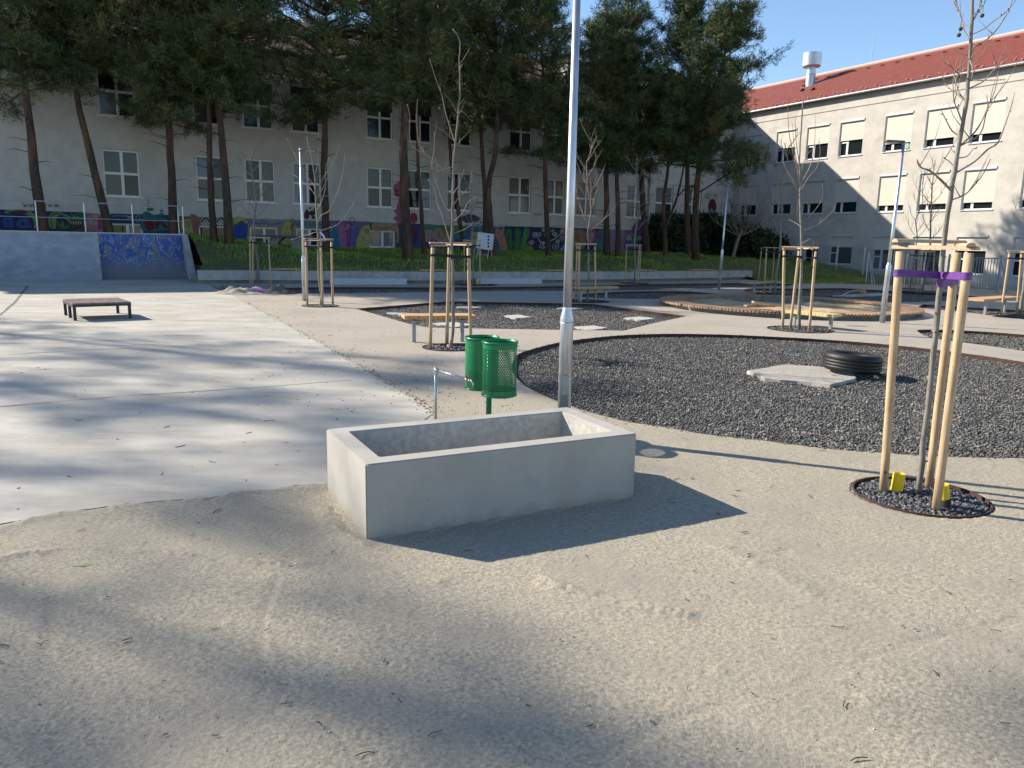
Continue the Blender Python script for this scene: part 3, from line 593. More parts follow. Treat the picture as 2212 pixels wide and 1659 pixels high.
# ---- mural
MR=[]   # (material, polygon points) with rising layer
mur=MB(); mmats=[]; layer=[0]
def mm(c):
    m=paint(c)
    if m not in mmats: mmats.append(m)
    return mmats.index(m)
def lay(): layer[0]+=1; return .003+layer[0]*.00012
def mpoly(pts,c,tz=False):
    o=lay(); q=[p if tz else Ltz(*p) for p in pts]; q=[p for p in q]
    fl=[Vector((a,b,0)) for a,b in q]; tr=tessellate_polygon([fl]); vs=[Lw(a,b,o) for a,b in q]; fs=[]
    for a,b,d in tr:
        n=(fl[b]-fl[a]).cross(fl[d]-fl[a]); fs.append((a,b,d) if n.z>0 else (a,d,b))
    mur.add(vs,fs,mm(c))
def sm(pts,sub=5): return [(p.x,p.y) for p in smoothloop([Vector((a,b,0)) for a,b in pts],sub)]
def mblob(pts,c): mpoly(sm(pts),c)
def mline(pts,c,w=.9,closed=False):
    o=lay(); P_=[Vector((a,b,0)) for a,b in pts]; n=len(P_); L=[];R_=[]
    for i,p in enumerate(P_):
        d=(P_[min(i+1,n-1)]-P_[max(i-1,0)]); d=d.normalized() if d.length>0 else Vector((1,0,0)); k=Vector((-d.y,d.x,0))*w
        a=Ltz(p.x+k.x,p.y+k.y); b=Ltz(p.x-k.x,p.y-k.y); L.append(Lw(*a,o)); R_.append(Lw(*b,o))
    mur.strip(L,R_,mm(c))
def mcurve(pts,c,w=.9):
    q=[Vector((a,b,0)) for a,b in pts]; e=[2*q[0]-q[1]]+q+[2*q[-1]-q[-2]]; out=[]
    for i in range(1,len(e)-2):
        for k in range(6):
            t=k/6; p0,p1,p2,p3=e[i-1:i+3]; out.append(.5*((2*p1)+(-p0+p2)*t+(2*p0-5*p1+4*p2-p3)*t*t+(-p0+3*p1-3*p2+p3)*t**3))
    out.append(e[-2]); mline([(p.x,p.y) for p in out],c,w)
def mell(x,y,a,b,c,n=18): mpoly([(x+a*math.cos(2*math.pi*k/n),y+b*math.sin(2*math.pi*k/n)) for k in range(n)],c)
def mspiral(x,y,r,c,turns=2.2,w=.9,s=1,ph=0): mline([(x+r*(k/40)*math.cos(ph+s*k/40*turns*6.28),y+r*(k/40)*math.sin(ph+s*k/40*turns*6.28)) for k in range(2,41)],c,w)
A_=lambda *L:[(x/5.333,403.2+y/5.333) for x,y in L]; B_=lambda *L:[(403.2+x/5.333,449.3+y/5.333) for x,y in L]
C_=lambda *L:[(806.4+x/5.333,449.3+y/5.333) for x,y in L]; D_=lambda *L:[(1209.6+x/5.333,449.3+y/5.333) for x,y in L]
navy=(.02,.025,.13);dgreen=(.03,.16,.05);lgreen=(.22,.38,.10);maroon=(.16,.01,.04);teal=(.02,.22,.20);pink=(.55,.25,.27);hot=(.55,.06,.22);yel=(.62,.55,.15);och=(.5,.38,.15)
blue=(.02,.10,.45);lil=(.40,.24,.45);purp=(.28,.10,.36);sky_=(.10,.35,.55);whi=(.68,.68,.62);blk=(.02,.02,.025);red=(.5,.05,.04);grey=(.30,.29,.32);sal=(.62,.28,.20);cream=(.60,.54,.32)
def band(t0,t1,c,z0=.95,z1=2.4,n=1): mpoly([(t0,z0),(t1,z0),(t1,z1+random.uniform(-.015,.015)),(t0,z1)],c,tz=True)
band(-24,-14.9,navy,1.4,2.42); band(-14.9,-12.05,navy,1.4,2.42); band(-12.05,-11.9,grey,1.4,2.4)
band(-11.95,-11.19,(.38,.2,.22),1.4,2.35); band(-11.17,-8.75,(.02,.05,.16),2.01,2.4); band(-11.9,-11.2,(.38,.24,.28),1.4,2.3)
band(-9.98,-8.7,(.02,.09,.17),1.4,2.38); band(-8.8,-7.78,(.30,.12,.10),1.0,2.38); band(-6.6,-5.62,(.42,.40,.10),.95,2.4); band(-7.78,-6.6,(.33,.2,.22),2.01,2.38)
band(-5.62,-3.56,(.40,.39,.26),2.01,2.38); band(-4.38,-3.56,(.36,.36,.22),.95,2.01); band(-3.56,-2.34,(.25,.32,.32),2.01,2.38); band(-2.34,-.04,(.30,.2,.42),.95,2.4)
band(-.04,1.29,(.05,.13,.09),2.01,2.38); band(1.29,1.75,(.05,.12,.08),.95,2.38); band(1.75,3.2,(.05,.06,.26),.95,2.38); band(2.6,6.1,(.25,.30,.10),1.7,2.36); band(2.6,6.1,(.12,.10,.36),.95,1.7)
band(6.1,7.4,(.03,.17,.36),.95,2.36); band(7.4,14.,navy,.95,2.4); band(14.,16.9,(.36,.25,.40),.95,2.4); band(16.9,19,(.30,.26,.46),.95,2.9); band(19,23.4,(.05,.12,.09),.95,2.7)
# A: snake, cat monster, pink block, boots
mblob(A_((50,290),(110,268),(240,262),(360,290),(430,370),(420,470),(395,480),(380,380),(300,320),(180,300),(90,310)),lgreen); mblob(A_((90,290),(240,272),(330,296),(250,312),(120,304)),maroon)
mblob(A_((40,370),(110,350),(150,380),(150,420),(160,465),(110,470),(50,450)),blue); mblob(A_((200,400),(270,350),(330,380),(360,470),(210,465)),(.02,.13,.36)); mcurve(A_((230,360),(330,355),(345,460)),maroon,2.2); mell(*A_((90,395))[0],2.2,3,navy); mell(*A_((92,435))[0],2.4,3,navy); mell(*A_((265,430))[0],4,4.5,navy)
mblob(A_((560,460),(570,330),(640,290),(740,310),(830,370),(830,440),(700,330),(640,400),(660,480)),lgreen); mcurve(A_((600,470),(590,350),(650,310),(760,350),(850,400)),dgreen,1.6)
mblob(A_((640,470),(680,400),(780,430),(820,490),(700,500)),(.02,.08,.04)); mcurve(A_((650,390),(700,470),(720,400),(740,480),(800,450)),lgreen,.8)
mblob(A_((815,300),(860,320),(930,290),(975,360),(975,440),(940,495),(850,500),(825,420)),dgreen); mpoly(A_((815,330),(812,280),(850,325)),dgreen); mpoly(A_((900,320),(905,285),(945,340)),dgreen)
mblob(A_((835,400),(900,410),(955,385),(940,470),(890,498),(845,490)),maroon)
for x,h in((845,38),(873,46),(902,42),(930,34)): mpoly(A_((x-9,404),(x+11,404),(x+2,404+h)),whi)
for x in(853,893): mell(*A_((x,355))[0],3.4,4,(.1,.25,.1)); mell(*A_((x,357))[0],1.6,2.2,whi); mell(*A_((x,358))[0],.7,1.,blk)
mblob(A_((995,470),(1000,350),(1060,310),(1150,360),(1165,470),(1110,505),(1020,500)),pink); mpoly(A_((1080,320),(1135,305),(1140,350),(1085,352)),(.45,.45,.2)); mblob(A_((1125,380),(1168,360),(1165,480),(1135,495)),(.45,.04,.18))
for x,y in((1050,412),(1108,425)): mell(*A_((x,y))[0],4,4.6,whi); mell(*A_((x,y))[0],3.2,3.7,pink); mell(*A_((x,y))[0],2,2.3,whi); mell(*A_((x+3,y+3))[0],.9,1,blk)
mcurve(A_((1015,330),(1070,312),(1140,318)),blk,.5)
for k in range(7): x0=1255+k*28; mcurve(A_((x0,320+k*5),(x0+40,345-k*3),(x0+90,325+k*4),(x0+120,350)),(.25,.38,.5),.35)
mcurve(A_((1565,345),(1605,335),(1608,400),(1570,402),(1567,350)),whi,.6)
def mtext(txt,x,y,w,h,c,lw=.5):
    """stroke lettering on the wall"""
    G_={'2':[(0,.2),(.5,0),(1,.3),(0,1),(1,1)],'0':[(.5,0),(1,.5),(.5,1),(0,.5),(.5,0)],'1':[(.2,.2),(.6,0),(.6,1)],'b':[(0,0),(0,1),(.8,1),(.8,.5),(0,.5)],'R':[(0,1),(0,0),(.8,.1),(.8,.45),(0,.5),(.9,1)],'E':[(.9,0),(0,0),(0,.5),(.7,.5),(0,.5),(0,1),(.9,1)],'L':[(0,0),(0,1),(.8,1)],'A':[(0,1),(.5,0),(1,1),(.75,.6),(.2,.6)],'C':[(.9,.1),(.3,0),(0,.5),(.3,1),(.9,.9)],'T':[(0,0),(1,0),(.5,0),(.5,1)],'O':[(.5,0),(1,.5),(.5,1),(0,.5),(.5,0)],'I':[(.5,0),(.5,1)],'S':[(.9,.1),(.2,0),(.2,.4),(.8,.6),(.7,1),(0,.9)],'P':[(0,1),(0,0),(.8,.1),(.8,.45),(0,.5)]}
    cw=w/len(txt)
    for i,ch in enumerate(txt):
        if ch in G_: mline([(x+cw*(i+.78*a),y+h*b) for a,b in G_[ch]],c,lw)
mtext('2011',*A_((1468,340))[0],9,6,whi,.5)
mblob(A_((1650,300),(1700,285),(1760,320),(1850,350),(1920,370),(1945,440),(1945,500),(1640,500),(1640,340)),teal)
mblob(A_((1660,400),(1720,362),(1775,400),(1790,460),(1750,500),(1690,490)),maroon); mblob(A_((1800,400),(1870,390),(1915,430),(1925,480),(1890,470),(1860,430),(1830,440),(1820,490),(1795,470)),maroon)
mcurve(A_((1665,400),(1720,366),(1775,405)),(.45,.2,.3),.5); mcurve(A_((1810,400),(1870,392),(1918,440)),(.45,.2,.3),.5)
for x,L in((1708,((120,6),(155,9),(188,9),(220,8))),(1860,((157,5),(188,6),(216,8),(250,7)))):
    for y,r in L: mell(*A_((x,y))[0],r/5,r/5.5,(.02,.18,.2))
mblob(A_((1690,260),(1708,243),(1760,248),(1772,268),(1740,278),(1700,278)),teal); mblob(A_((1842,280),(1862,265),(1882,280),(1862,295)),teal); mblob(A_((1830,318),(1860,300),(1888,320),(1860,345),(1835,335)),teal)
for k in range(6): x0=255+k*72; mcurve(A_((x0,185+8*(k%3)),(x0+25,215),(x0+50,210-8*(k%2)),(x0+62,240)),blk,.55); mell(*A_((x0+30,222))[0],3,2.6,blk); mell(*A_((x0+30,222))[0],2.1,1.8,(.42,.40,.37))
# B
mell(*B_((20,200))[0],17,14,yel); mell(*B_((20,330))[0],20,14,yel); mspiral(*B_((-2,190))[0],9,blk,2.2,.7); mcurve(B_((0,290),(40,300),(70,350),(80,380)),blk,.6)
mblob(B_((40,90),(110,85),(150,150),(135,260),(90,300)),(.45,.16,.12))
for x in(218,395): mblob(B_((x-50,190),(x-40,120),(x,100),(x+42,125),(x+45,190)),whi); mcurve(B_((x-45,165),(x-20,125),(x+10,118),(x+45,160)),blk,1.6); mcurve(B_((x-20,180),(x,140),(x+20,180)),blk,.5); 
mblob(B_((545,190),(620,140),(700,190),(690,330),(640,420),(570,460),(552,400)),blue); mblob(B_((550,110),(620,100),(690,140),(700,190),(630,150),(550,190)),(.6,.55,.12)); mcurve(B_((630,150),(690,195),(700,140),(640,150)),blk,.5)
for x in(612,642): mell(*B_((x,225))[0],2.4,3.6,(.01,.03,.2)); mell(*B_((x+1,227))[0],1.4,2.2,blue)
mcurve(B_((555,215),(580,260),(620,290)),(.01,.02,.2),.5)
for k in range(4): mcurve(B_((700,150+10*k),(770,135+14*k),(830,170+6*k),(900,150+10*k),(980,185+4*k),(1060,160+8*k),(1115,165)),[purp,(.45,.42,.6),blue,(.3,.2,.5)][k],.7)
mblob(B_((1075,400),(1090,260),(1140,170),(1190,150),(1240,190),(1235,300),(1255,400),(1250,462),(1080,466)),yel); mblob(B_((1200,185),(1240,190),(1225,260),(1238,350),(1215,340),(1205,250)),(.42,.12,.08))
for x in(1152,1192): mell(*B_((x,232))[0],2.4,4.1,blk); mell(*B_((x,232))[0],1.7,3.3,yel); mell(*B_((x,240))[0],.6,1,blk)
mcurve(B_((1125,280),(1150,300),(1200,298)),blk,.4); mcurve(B_((1190,165),(1205,130),(1240,135),(1230,175),(1195,168)),blk,.6)
for k in range(3): mcurve(B_((1240,150+20*k),(1310,165+15*k),(1390,150+18*k),(1470,175+12*k),(1560,165+14*k)),[(.2,.3,.4),(.15,.25,.35),blue][k],.6)
for x,y,a,b in((1385,30,3,3),(1383,60,5,7),(1382,95,6,7),(1420,2,3,2),(1445,60,8,6),(1457,108,4,4),(1470,20,3,3)): mell(*B_((x,y))[0],a*.9,b*.9,blk); mell(*B_((x,y))[0],a*.6,b*.6,maroon)
mblob(B_((1640,455),(1640,230),(1665,195),(1720,240),(1760,340),(1785,455)),(.03,.24,.42)); mell(*B_((1652,240))[0],4,5,whi); mell(*B_((1652,242))[0],2,3,blk)
mblob(B_((1750,300),(1765,210),(1800,190),(1835,230),(1840,455),(1770,455)),(.5,.2,.42)); mblob(B_((1810,200),(1860,170),(1888,210),(1885,455),(1850,455),(1835,260)),(.48,.06,.36)); mcurve(B_((1805,190),(1835,250),(1860,455)),blk,.5); mcurve(B_((1860,170),(1888,210),(1885,455)),blk,.5)
for x,y in((1778,250),(1845,225),(1865,205)): mell(*B_((x,y))[0],3,4,(.65,.45,.3)); mell(*B_((x+3,y))[0],1.5,2.4,(.45,.1,.3))
mblob(B_((1890,455),(1895,280),(1930,220),(1975,230),(1990,290),(1960,455)),(.16,.16,.5)); 
for x in(1942,1968): mell(*B_((x,268))[0],2.4,4,(.05,.05,.25)); mell(*B_((x,270))[0],1.5,2.8,(.2,.3,.55))
mcurve(B_((1910,390),(1935,410),(1965,385)),(.02,.1,.4),1)
mblob(B_((1950,455),(2000,260),(2060,200),(2110,220),(2100,460)),yel)
for x in(2058,2085): mell(*B_((x,268))[0],2.6,4.4,blk); mell(*B_((x+1,270))[0],1.5,3,whi); mell(*B_((x+2,275))[0],.8,1.4,blk)
mblob(B_((2025,330),(2060,375),(2095,385),(2085,410),(2045,395)),whi); mcurve(B_((2025,330),(2060,375),(2095,385),(2085,410),(2045,395),(2025,335)),blk,.4); mcurve(B_((1880,115),(1905,110),(1930,130),(1920,195),(1888,180),(1880,120)),blk,.7)
mtext('OSTROCAT',*B_((1640,150))[0],44,5,(.2,.03,.15),.4); mtext('CIRO',*B_((1985,165))[0],16,5,(.2,.03,.2),.4)
# C
mblob(C_((0,170),(100,230),(200,235),(265,175),(290,250),(290,380),(265,400),(245,265),(0,262)),sal); mblob(C_((0,180),(60,240),(150,262),(220,240),(260,180),(150,172)),och)
for k in range(3): mcurve(C_((5,190+14*k),(80,225+12*k),(170,225+8*k),(255,185)),(.22,.16,.06),.4)
mblob(C_((240,20),(330,10),(330,160),(290,168),(262,150),(230,110),(270,90),(250,55)),(.5,.14,.24)); mblob(C_((430,75),(470,55),(505,90),(505,140),(480,175),(440,165)),(.45,.06,.09)); mspiral(*C_((470,115))[0],6,(.25,.01,.05),1.6,.8)
q=Ltz(*C_((290,0))[0]); mblob([c6(1190,220),c6(1215,200),c6(1240,180),c6(1252,150),c6(1256,410),c6(1215,412),c6(1232,330),c6(1195,290)],(.5,.14,.24))
for y in(265,300): mell(*c6(1212,y),4,4,(.4,.03,.08))
mblob(C_((330,190),(400,185),(470,230),(500,300),(480,420),(440,450),(330,455)),(.07,.03,.14)); mblob(C_((440,190),(490,250),(505,310),(460,330),(430,260)),(.2,.02,.05))
mblob(C_((590,300),(600,220),(660,195),(720,210),(780,200),(830,220),(980,300),(990,370),(930,380),(860,250),(760,230),(640,250)),(.03,.30,.24))
mblob(C_((500,470),(500,380),(560,390),(700,370),(860,385),(985,360),(985,470)),(.08,.08,.35)); mblob(C_((630,470),(650,400),(700,420),(690,470)),(.35,.03,.06)); mblob(C_((800,465),(880,390),(960,380),(900,465)),(.3,.05,.1))
for pts in(((605,380),(598,270),(630,260),(640,340),(650,385)),((655,370),(650,260),(700,300),(720,360),(690,372),(680,320)),((705,300),(720,240),(770,240),(775,290),(740,310),(780,380),(740,378)),((785,380),(775,300),(805,300),(815,350),(850,345),(852,380)),((840,380),(835,300),(870,290),(880,320),(860,330),(885,375))):
    mblob(C_(*pts),(.55,.30,.26)); mcurve(C_(*(pts+(pts[0],))),(.62,.6,.4),.45)
for x,y,r in((1050,120,40),(1100,105,45),(1150,110,42),(1190,125,36),(1130,140,45),(1080,140,40)): mell(*C_((x,y))[0],r/5.3,r/6.5,(.09,.08,.16))
mcurve(C_((1030,130),(1050,95),(1095,90),(1150,95),(1200,110),(1212,140),(1180,165),(1120,170)),blk,.4)
for x,y,r in((1232,125,9),(1238,165,14),(1215,190,8),(1245,215,18),(1215,240,14)): mell(*C_((x,y))[0],r/5,r/5,sky_)
for x in(1070,1100,1150,1170,1200): mblob(C_((x-14,400),(x-10,250),(x,180),(x+10,250),(x+14,400)),(.02,.16,.5))
mblob(C_((1122,415),(1122,290),(1135,278),(1195,280),(1205,300),(1205,415)),yel); mblob(C_((1205,415),(1205,290),(1235,285),(1240,415)),(.5,.46,.25)); mpoly(C_((1140,380),(1140,330),(1175,325),(1175,378)),(.4,.38,.2)); mcurve(C_((1140,380),(1140,330),(1175,325),(1175,378),(1140,380)),blk,.35)
for y in(335,365): mell(*C_((1218,y))[0],2,2.2,blk)
mblob(C_((1405,250),(1430,220),(1450,250),(1470,260),(1490,225),(1508,240),(1500,290),(1520,360),(1540,430),(1535,488),(1465,485),(1440,400),(1405,330)),sal)
mblob(C_((1500,300),(1540,240),(1590,235),(1600,300),(1590,360),(1630,400),(1600,440),(1605,485),(1545,488),(1535,400)),dgreen); mblob(C_((1610,470),(1625,350),(1630,250),(1680,235),(1700,300),(1690,400),(1690,485),(1620,488)),(.03,.2,.06)); mblob(C_((1695,420),(1720,300),(1740,235),(1795,240),(1790,330),(1760,380),(1790,440),(1760,488),(1700,485)),(.08,.3,.07))
for L in(((1515,330),(1560,250),(1580,340),(1575,470)),((1640,260),(1665,330),(1650,470)),((1750,260),(1740,350),(1720,470))): mcurve(C_(*L),(.35,.55,.25),.35)
mell(*C_((1795,470))[0],9,6,(.4,.33,.03))
for x,y,r,s in((1850,305,30,1),(1905,310,34,-1),(1820,395,28,1),(1945,420,42,1),(1960,250,22,-1),(2090,300,26,1),(2090,440,45,-1),(2065,260,20,1),(2185,260,24,1),(2175,350,30,-1),(2120,380,20,1),(2010,380,24,1),(1985,310,20,1)): mspiral(*C_((x,y))[0],r/4.8,whi if (x+y)%3 else cream,1.9,.75,s,x)
mcurve(C_((2040,380),(2090,350),(2150,300),(2180,270)),cream,1.2); mcurve(C_((1900,350),(1920,390),(1975,410)),whi,1.); mcurve(C_((1990,480),(1960,450),(1950,470)),whi,.9); mblob(C_((2140,490),(2180,440),(2212,490)),(.35,.28,.5))
# D
for x,y,r,s in((30,275,34,1),(25,345,36,-1)): mspiral(*D_((x,y))[0],r/5,cream if s>0 else (.25,.25,.3),1.8,.9,s)
mblob(D_((75,490),(80,300),(150,260),(280,260),(290,430),(230,490)),(.38,.28,.13)); mblob(D_((180,320),(215,300),(235,340),(210,385),(185,370)),(.5,.16,.07)); mblob(D_((0,490),(30,430),(60,425),(85,490)),(.35,.28,.5))
mblob(D_((285,330),(300,250),(340,245),(400,250),(405,330),(380,390),(345,408),(305,385)),(.40,.10,.22)); mblob(D_((300,300),(340,270),(390,290),(380,370),(345,400),(305,370)),(.58,.24,.34))
for x in(312,366): mell(*D_((x,312))[0],3.2,2.8,whi); mell(*D_((x,314))[0],1.3,1.4,blk)
mell(*D_((327,358))[0],4.6,4,(.62,.4,.45)); mell(*D_((318,360))[0],.9,1.5,blk); mell(*D_((336,360))[0],.9,1.5,blk); mcurve(D_((290,330),(300,390),(345,408),(385,390),(402,330)),blk,.5)
mblob(D_((400,490),(395,300),(440,255),(525,260),(530,490)),(.10,.13,.22))
for x,y,r in((430,400,38),(500,300,30),(510,400,40),(480,450,30)): mspiral(*D_((x,y))[0],r/5,(.06,.36,.28),1.8,1.)
mspiral(*D_((457,283))[0],5,purp,1.5,.9)
mblob(D_((640,490),(690,330),(720,420),(715,495)),(.55,.25,.45)); mblob(D_((820,250),(880,150),(945,140),(960,250),(960,330),(860,300)),(.26,.08,.30)); mblob(D_((740,400),(800,330),(910,330),(950,420),(930,470),(760,470)),(.30,.10,.34))
mblob(D_((825,440),(822,340),(835,295),(870,290),(885,330),(880,440)),(.05,.33,.16)); mcurve(D_((842,320),(845,360),(843,430)),(.3,.55,.35),.4)
for sgn,x0 in((-1,820),(1,882)): mblob(D_((x0,350),(x0+sgn*20,318),(x0+sgn*45,325),(x0+sgn*58,368),(x0+sgn*40,362),(x0+sgn*34,378),(x0+sgn*20,362),(x0,375)),(.5,.58,.45))
mtext('BISTRO',*D_((745,262))[0],12,5,red,.4)
mblob(D_((930,260),(960,170),(1010,150),(1160,150),(1175,260),(1120,330),(1090,400),(1095,500),(1020,500),(1030,400),(1010,330),(940,300)),(.08,.24,.52)); mell(*D_((1028,200))[0],4,9,(.5,.5,.62)); mblob(D_((1180,300),(1120,340),(1095,420),(1098,505),(1180,505)),(.52,.30,.52)); mcurve(D_((1180,310),(1120,340),(1095,410),(1092,500)),blk,.7)
mcurve(D_((1100,260),(1120,210),(1160,185)),blk,2.2); mcurve(D_((1110,258),(1128,215),(1160,195)),(.65,.62,.4),1.2)
mell(*c7(1728,400),8.5,16,(.12,.015,.03)); mell(*c7(1722,452),4.5,8,(.35,.42,.35)); mell(*c7(1690,308),7,7,(.5,.48,.44)); mell(*c7(1752,310),5,5,(.5,.48,.44))
mur.build('mural',mmats,LB)
# ================================================================ RIGHT WING (sunlit)
RB=empty('school_building',Rw(0,0),'sunlit beige school wing with red tiled roof and cream roller blinds over its windows','building')
rc=[(.6,2.),(3.2,4.65),(5.38,6.87),(7.55,9.03),(10.23,11.73),(12.43,13.92),(14.62,16.07),(17.2,18.7),(20.2,21.7)]
rops=[]
for i,(a,b) in enumerate(rc):
    rops+=[(a,b,6.42,8.26),(a,b,3.46,5.34)]
    if i>=2: rops.append((a,b,(.75 if i<4 else .55),2.35))
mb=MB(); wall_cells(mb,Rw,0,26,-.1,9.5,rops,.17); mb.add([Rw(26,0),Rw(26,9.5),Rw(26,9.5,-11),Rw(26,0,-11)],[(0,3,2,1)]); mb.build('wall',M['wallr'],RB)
mb=MB(); bar(mb,Rw,0,26,8.86,8.9,0,.03); bar(mb,Rw,0,26,9.42,9.52,0,.08); bar(mb,Rw,0,26,.0,.16,0,.03); mb.build('cornice',mat('grey_string_course',(.40,.37,.33),None,rough=.9),RB)
def rwindow(a,b,c,d,zb,i):
    fr=MB(); w=.06; q,r=-.165,-.10
    bar(fr,Rw,a,b,c,c+w,q,r); bar(fr,Rw,a,b,d-w,d,q,r); bar(fr,Rw,a,a+w,c+w,d-w,q,r); bar(fr,Rw,b-w,b,c+w,d-w,q,r)
    mx=a+(b-a)*.32; bar(fr,Rw,mx-.06,mx+.06,c+w,d-w,q+.002,r-.003)
    f=fr.build('window',M['pvc'],RB)
    if c<1 or d-zb>99 or i in(1,2,3): 
        k=MB(); zz=c+(d-c)*.38; bar(k,Rw,a+w,mx-.06,zz-.03,zz+.03,q+.004,r-.005); k.build('glazing_bar',M['pvc'],f)
    g=MB(); bar(g,Rw,a+w,mx-.06,c+w,d-w,q-.02,q+.02); bar(g,Rw,mx+.06,b-w,c+w,d-w,q-.02,q+.02); g.build('pane',M['glass'],f)
    s_=MB(); bar(s_,Rw,a-.02,b+.02,c-.04,c-.003,-.1,.045); s_.build('sill',M['bhead'],f)
    bl=MB(); bar(bl,Rw,a+.035,b-.035,zb,d-.10,-.075,-.055); bar(bl,Rw,a+.035,b-.035,zb-.03,zb-.002,-.085,-.045); o=bl.build('blind',M['blind'],f)
    bx=MB(); bar(bx,Rw,a+.0,b-.0,d-.11,d-.005,-.09,.035); bar(bx,Rw,a+.002,a+.03,c+.0,d-.115,-.09,-.02);bar(bx,Rw,b-.03,b-.002,c+.0,d-.115,-.09,-.02); bx.build('blind_box',M['bhead'],f)
random.seed(9)
for i,(a,b) in enumerate(rc):
    rwindow(a,b,6.42,8.26,7.24 if i<4 else 6.83,i); rwindow(a,b,3.46,5.34,[4.1,4.08,4.06,4.06,3.82,3.82,3.82,3.85,3.9][i],i)
    if i>=2: rwindow(a,b,(.75 if i<4 else .55),2.35,1.70 if i<4 else (1.60 if i==4 else 1.65),i)
mb=MB(); mb.lathe(Rw(11.5,6.62,-.09),[(.001,0),(.16,0),(.16,.02),(.001,.02)],24,ax=N2); mb.lathe(Rw(11.5,6.62,-.068),[(.05,0),(.09,0),(.09,.006),(.05,.006)],20,mi=1,ax=N2)
mb.build('paper_flower',[mat('green_paper',(.10,.28,.20),None),mat('pale_paper',(.6,.65,.6),None)],RB)
# roof
zr=12.1; bq=5.
def R3(u,z,o=0.): return Rw(u,z,o)
rr=MB(); A=[Rw(-11,9.56,.22),Rw(26.3,9.56,.22)]; Q=[Rw(-11,zr,-bq),Rw(26.3,zr,-bq)]; K=[Rw(-11,9.56,-10.2),Rw(26.3,9.56,-10.2)]
rr.add(A+[Q[1],Q[0]]+[K[1],K[0]],[(0,1,2,3),(3,2,4,5),(0,3,5),(1,4,2)]); d=Vector((0,0,-.12)); rr.add([A[0],A[1],A[1]+d,A[0]+d,K[0]+d,K[1]+d],[(0,3,2,1),(2,3,4,5)])
RR=rr.build('roof',M['tile'],RB,uv=uvf(C0,D2,N2))
mb=MB(); mb.tube([Rw(-9,zr+.04,-bq),Rw(26.3,zr+.04,-bq)],.11,8); mb.build('ridge_cap',mat('pale_ridge_mortar',(.5,.36,.3),None),RR)
mb=MB(); mb.tube([Rw(.2,9.5,.27),Rw(26.3,9.5,.27)],.055,8); mb.build('gutter',M['zinc_d'],RR)
def onroof(u,s,h=0.):   # s = 0 eave .. 1 ridge
    p=Rw(u,9.56+(zr-9.56)*s,.22-(bq+.22)*s); nn=(N2*(zr-9.56)+Vector((0,0,bq+.22))).normalized(); return p+nn*h
slope=(onroof(0,1)-onroof(0,0)).normalized(); rnn=D2.cross(slope); rnn=rnn if rnn.z>0 else -rnn
MG=mat('pale_snow_guard',(.5,.28,.22),None)
for r,sh in((.055,0),(.10,.4)):
    for k in range(28):
        u=1.2+k*.85+sh
        if u>25: continue
        mb=MB(); mb.box(onroof(u,r,.03),(.05,.16,.06),D2,slope,rnn); mb.build('snow_guard',MG,RR)
mb=MB()
for k in range(26): mb.add([onroof(1+k*.9,.86,.012),onroof(1.28+k*.9,.86,.012),onroof(1.26+k*.9,.84,.07),onroof(1.02+k*.9,.84,.07)],[(0,1,2,3),(0,3,2,1)])
mb.build('vent_tiles',M['tile'],RR)
for u,s in((3.9,.4),(2.2,.62),(2.9,.45)): 
    mb=MB(); mb.box(onroof(u,s,.06),(.16,.22,.12),D2,slope,rnn,bev=.02); mb.build('roof_vent',M['tile'],RR)
# round metal duct with wide cap
q=atd(1748,181,46.); 
best=None
for s in np.arange(.05,.95,.01):
    for u in np.arange(2,9,.05):
        p=onroof(u,s); v=p-Vector((0,0,H)); fw=v.dot(_f); X_=1106+F*v.dot(_cx)/fw; Y_=829.5-F*v.dot(_cy)/fw
        e=(X_-1750)**2+(Y_-183)**2
        if best is None or e<best[0]: best=(e,u,s,fw)
DU,DS,DF=best[1:]; dp=onroof(DU,DS); px1=DF/F
ch=empty('vent_duct',dp,'shiny round metal ventilation duct with a wide drum cap standing on the red roof','chimney')
mb=MB(); r=17*px1/2*1.05; zt=(181-163)*px1; mb.lathe(dp,[(r*1.08,-.7),(r*1.08,zt+.05),(r*1.15,zt+.06),(r*1.15,zt+.12),(r,zt+.13),(r,64*px1-.3)],24); mb.build('pipe',M['zinc'],ch,smooth=False)
mb=MB(); z0=36*px1; mb.lathe(dp,[(r,z0-.02),(r*2.1*.95,z0+.0),(r*2.15,z0+.06),(r*2.15,64*px1),(.01,64*px1+.03)],28); mb.build('cap',M['zinc'],ch,smooth=False)
mb=MB(); mb.box(onroof(DU,DS,.015),(r*3.2,r*3.4,.03),D2,slope,rnn); mb.build('flashing',M['zinc_d'],ch)
def uv_of(p): v=p-Vector((0,0,H)); fw=v.dot(_f); return 1106+F*v.dot(_cx)/fw,829.5-F*v.dot(_cy)/fw,fw
for u in np.arange(3,16,.05):
    x,y,fw=uv_of(onroof(u,1))
    if x>1881: break
p=onroof(u,1); mb=MB(); mb.tube([p-Vector((0,0,.1)),p+Vector((0,0,70*fw/F))],[.02,.01],6)
o=mb.build('lightning_rod',M['zinc_d'],None,loc=p); tag(o,'thin upright lightning rod on the ridge of the red roof','lightning rod')
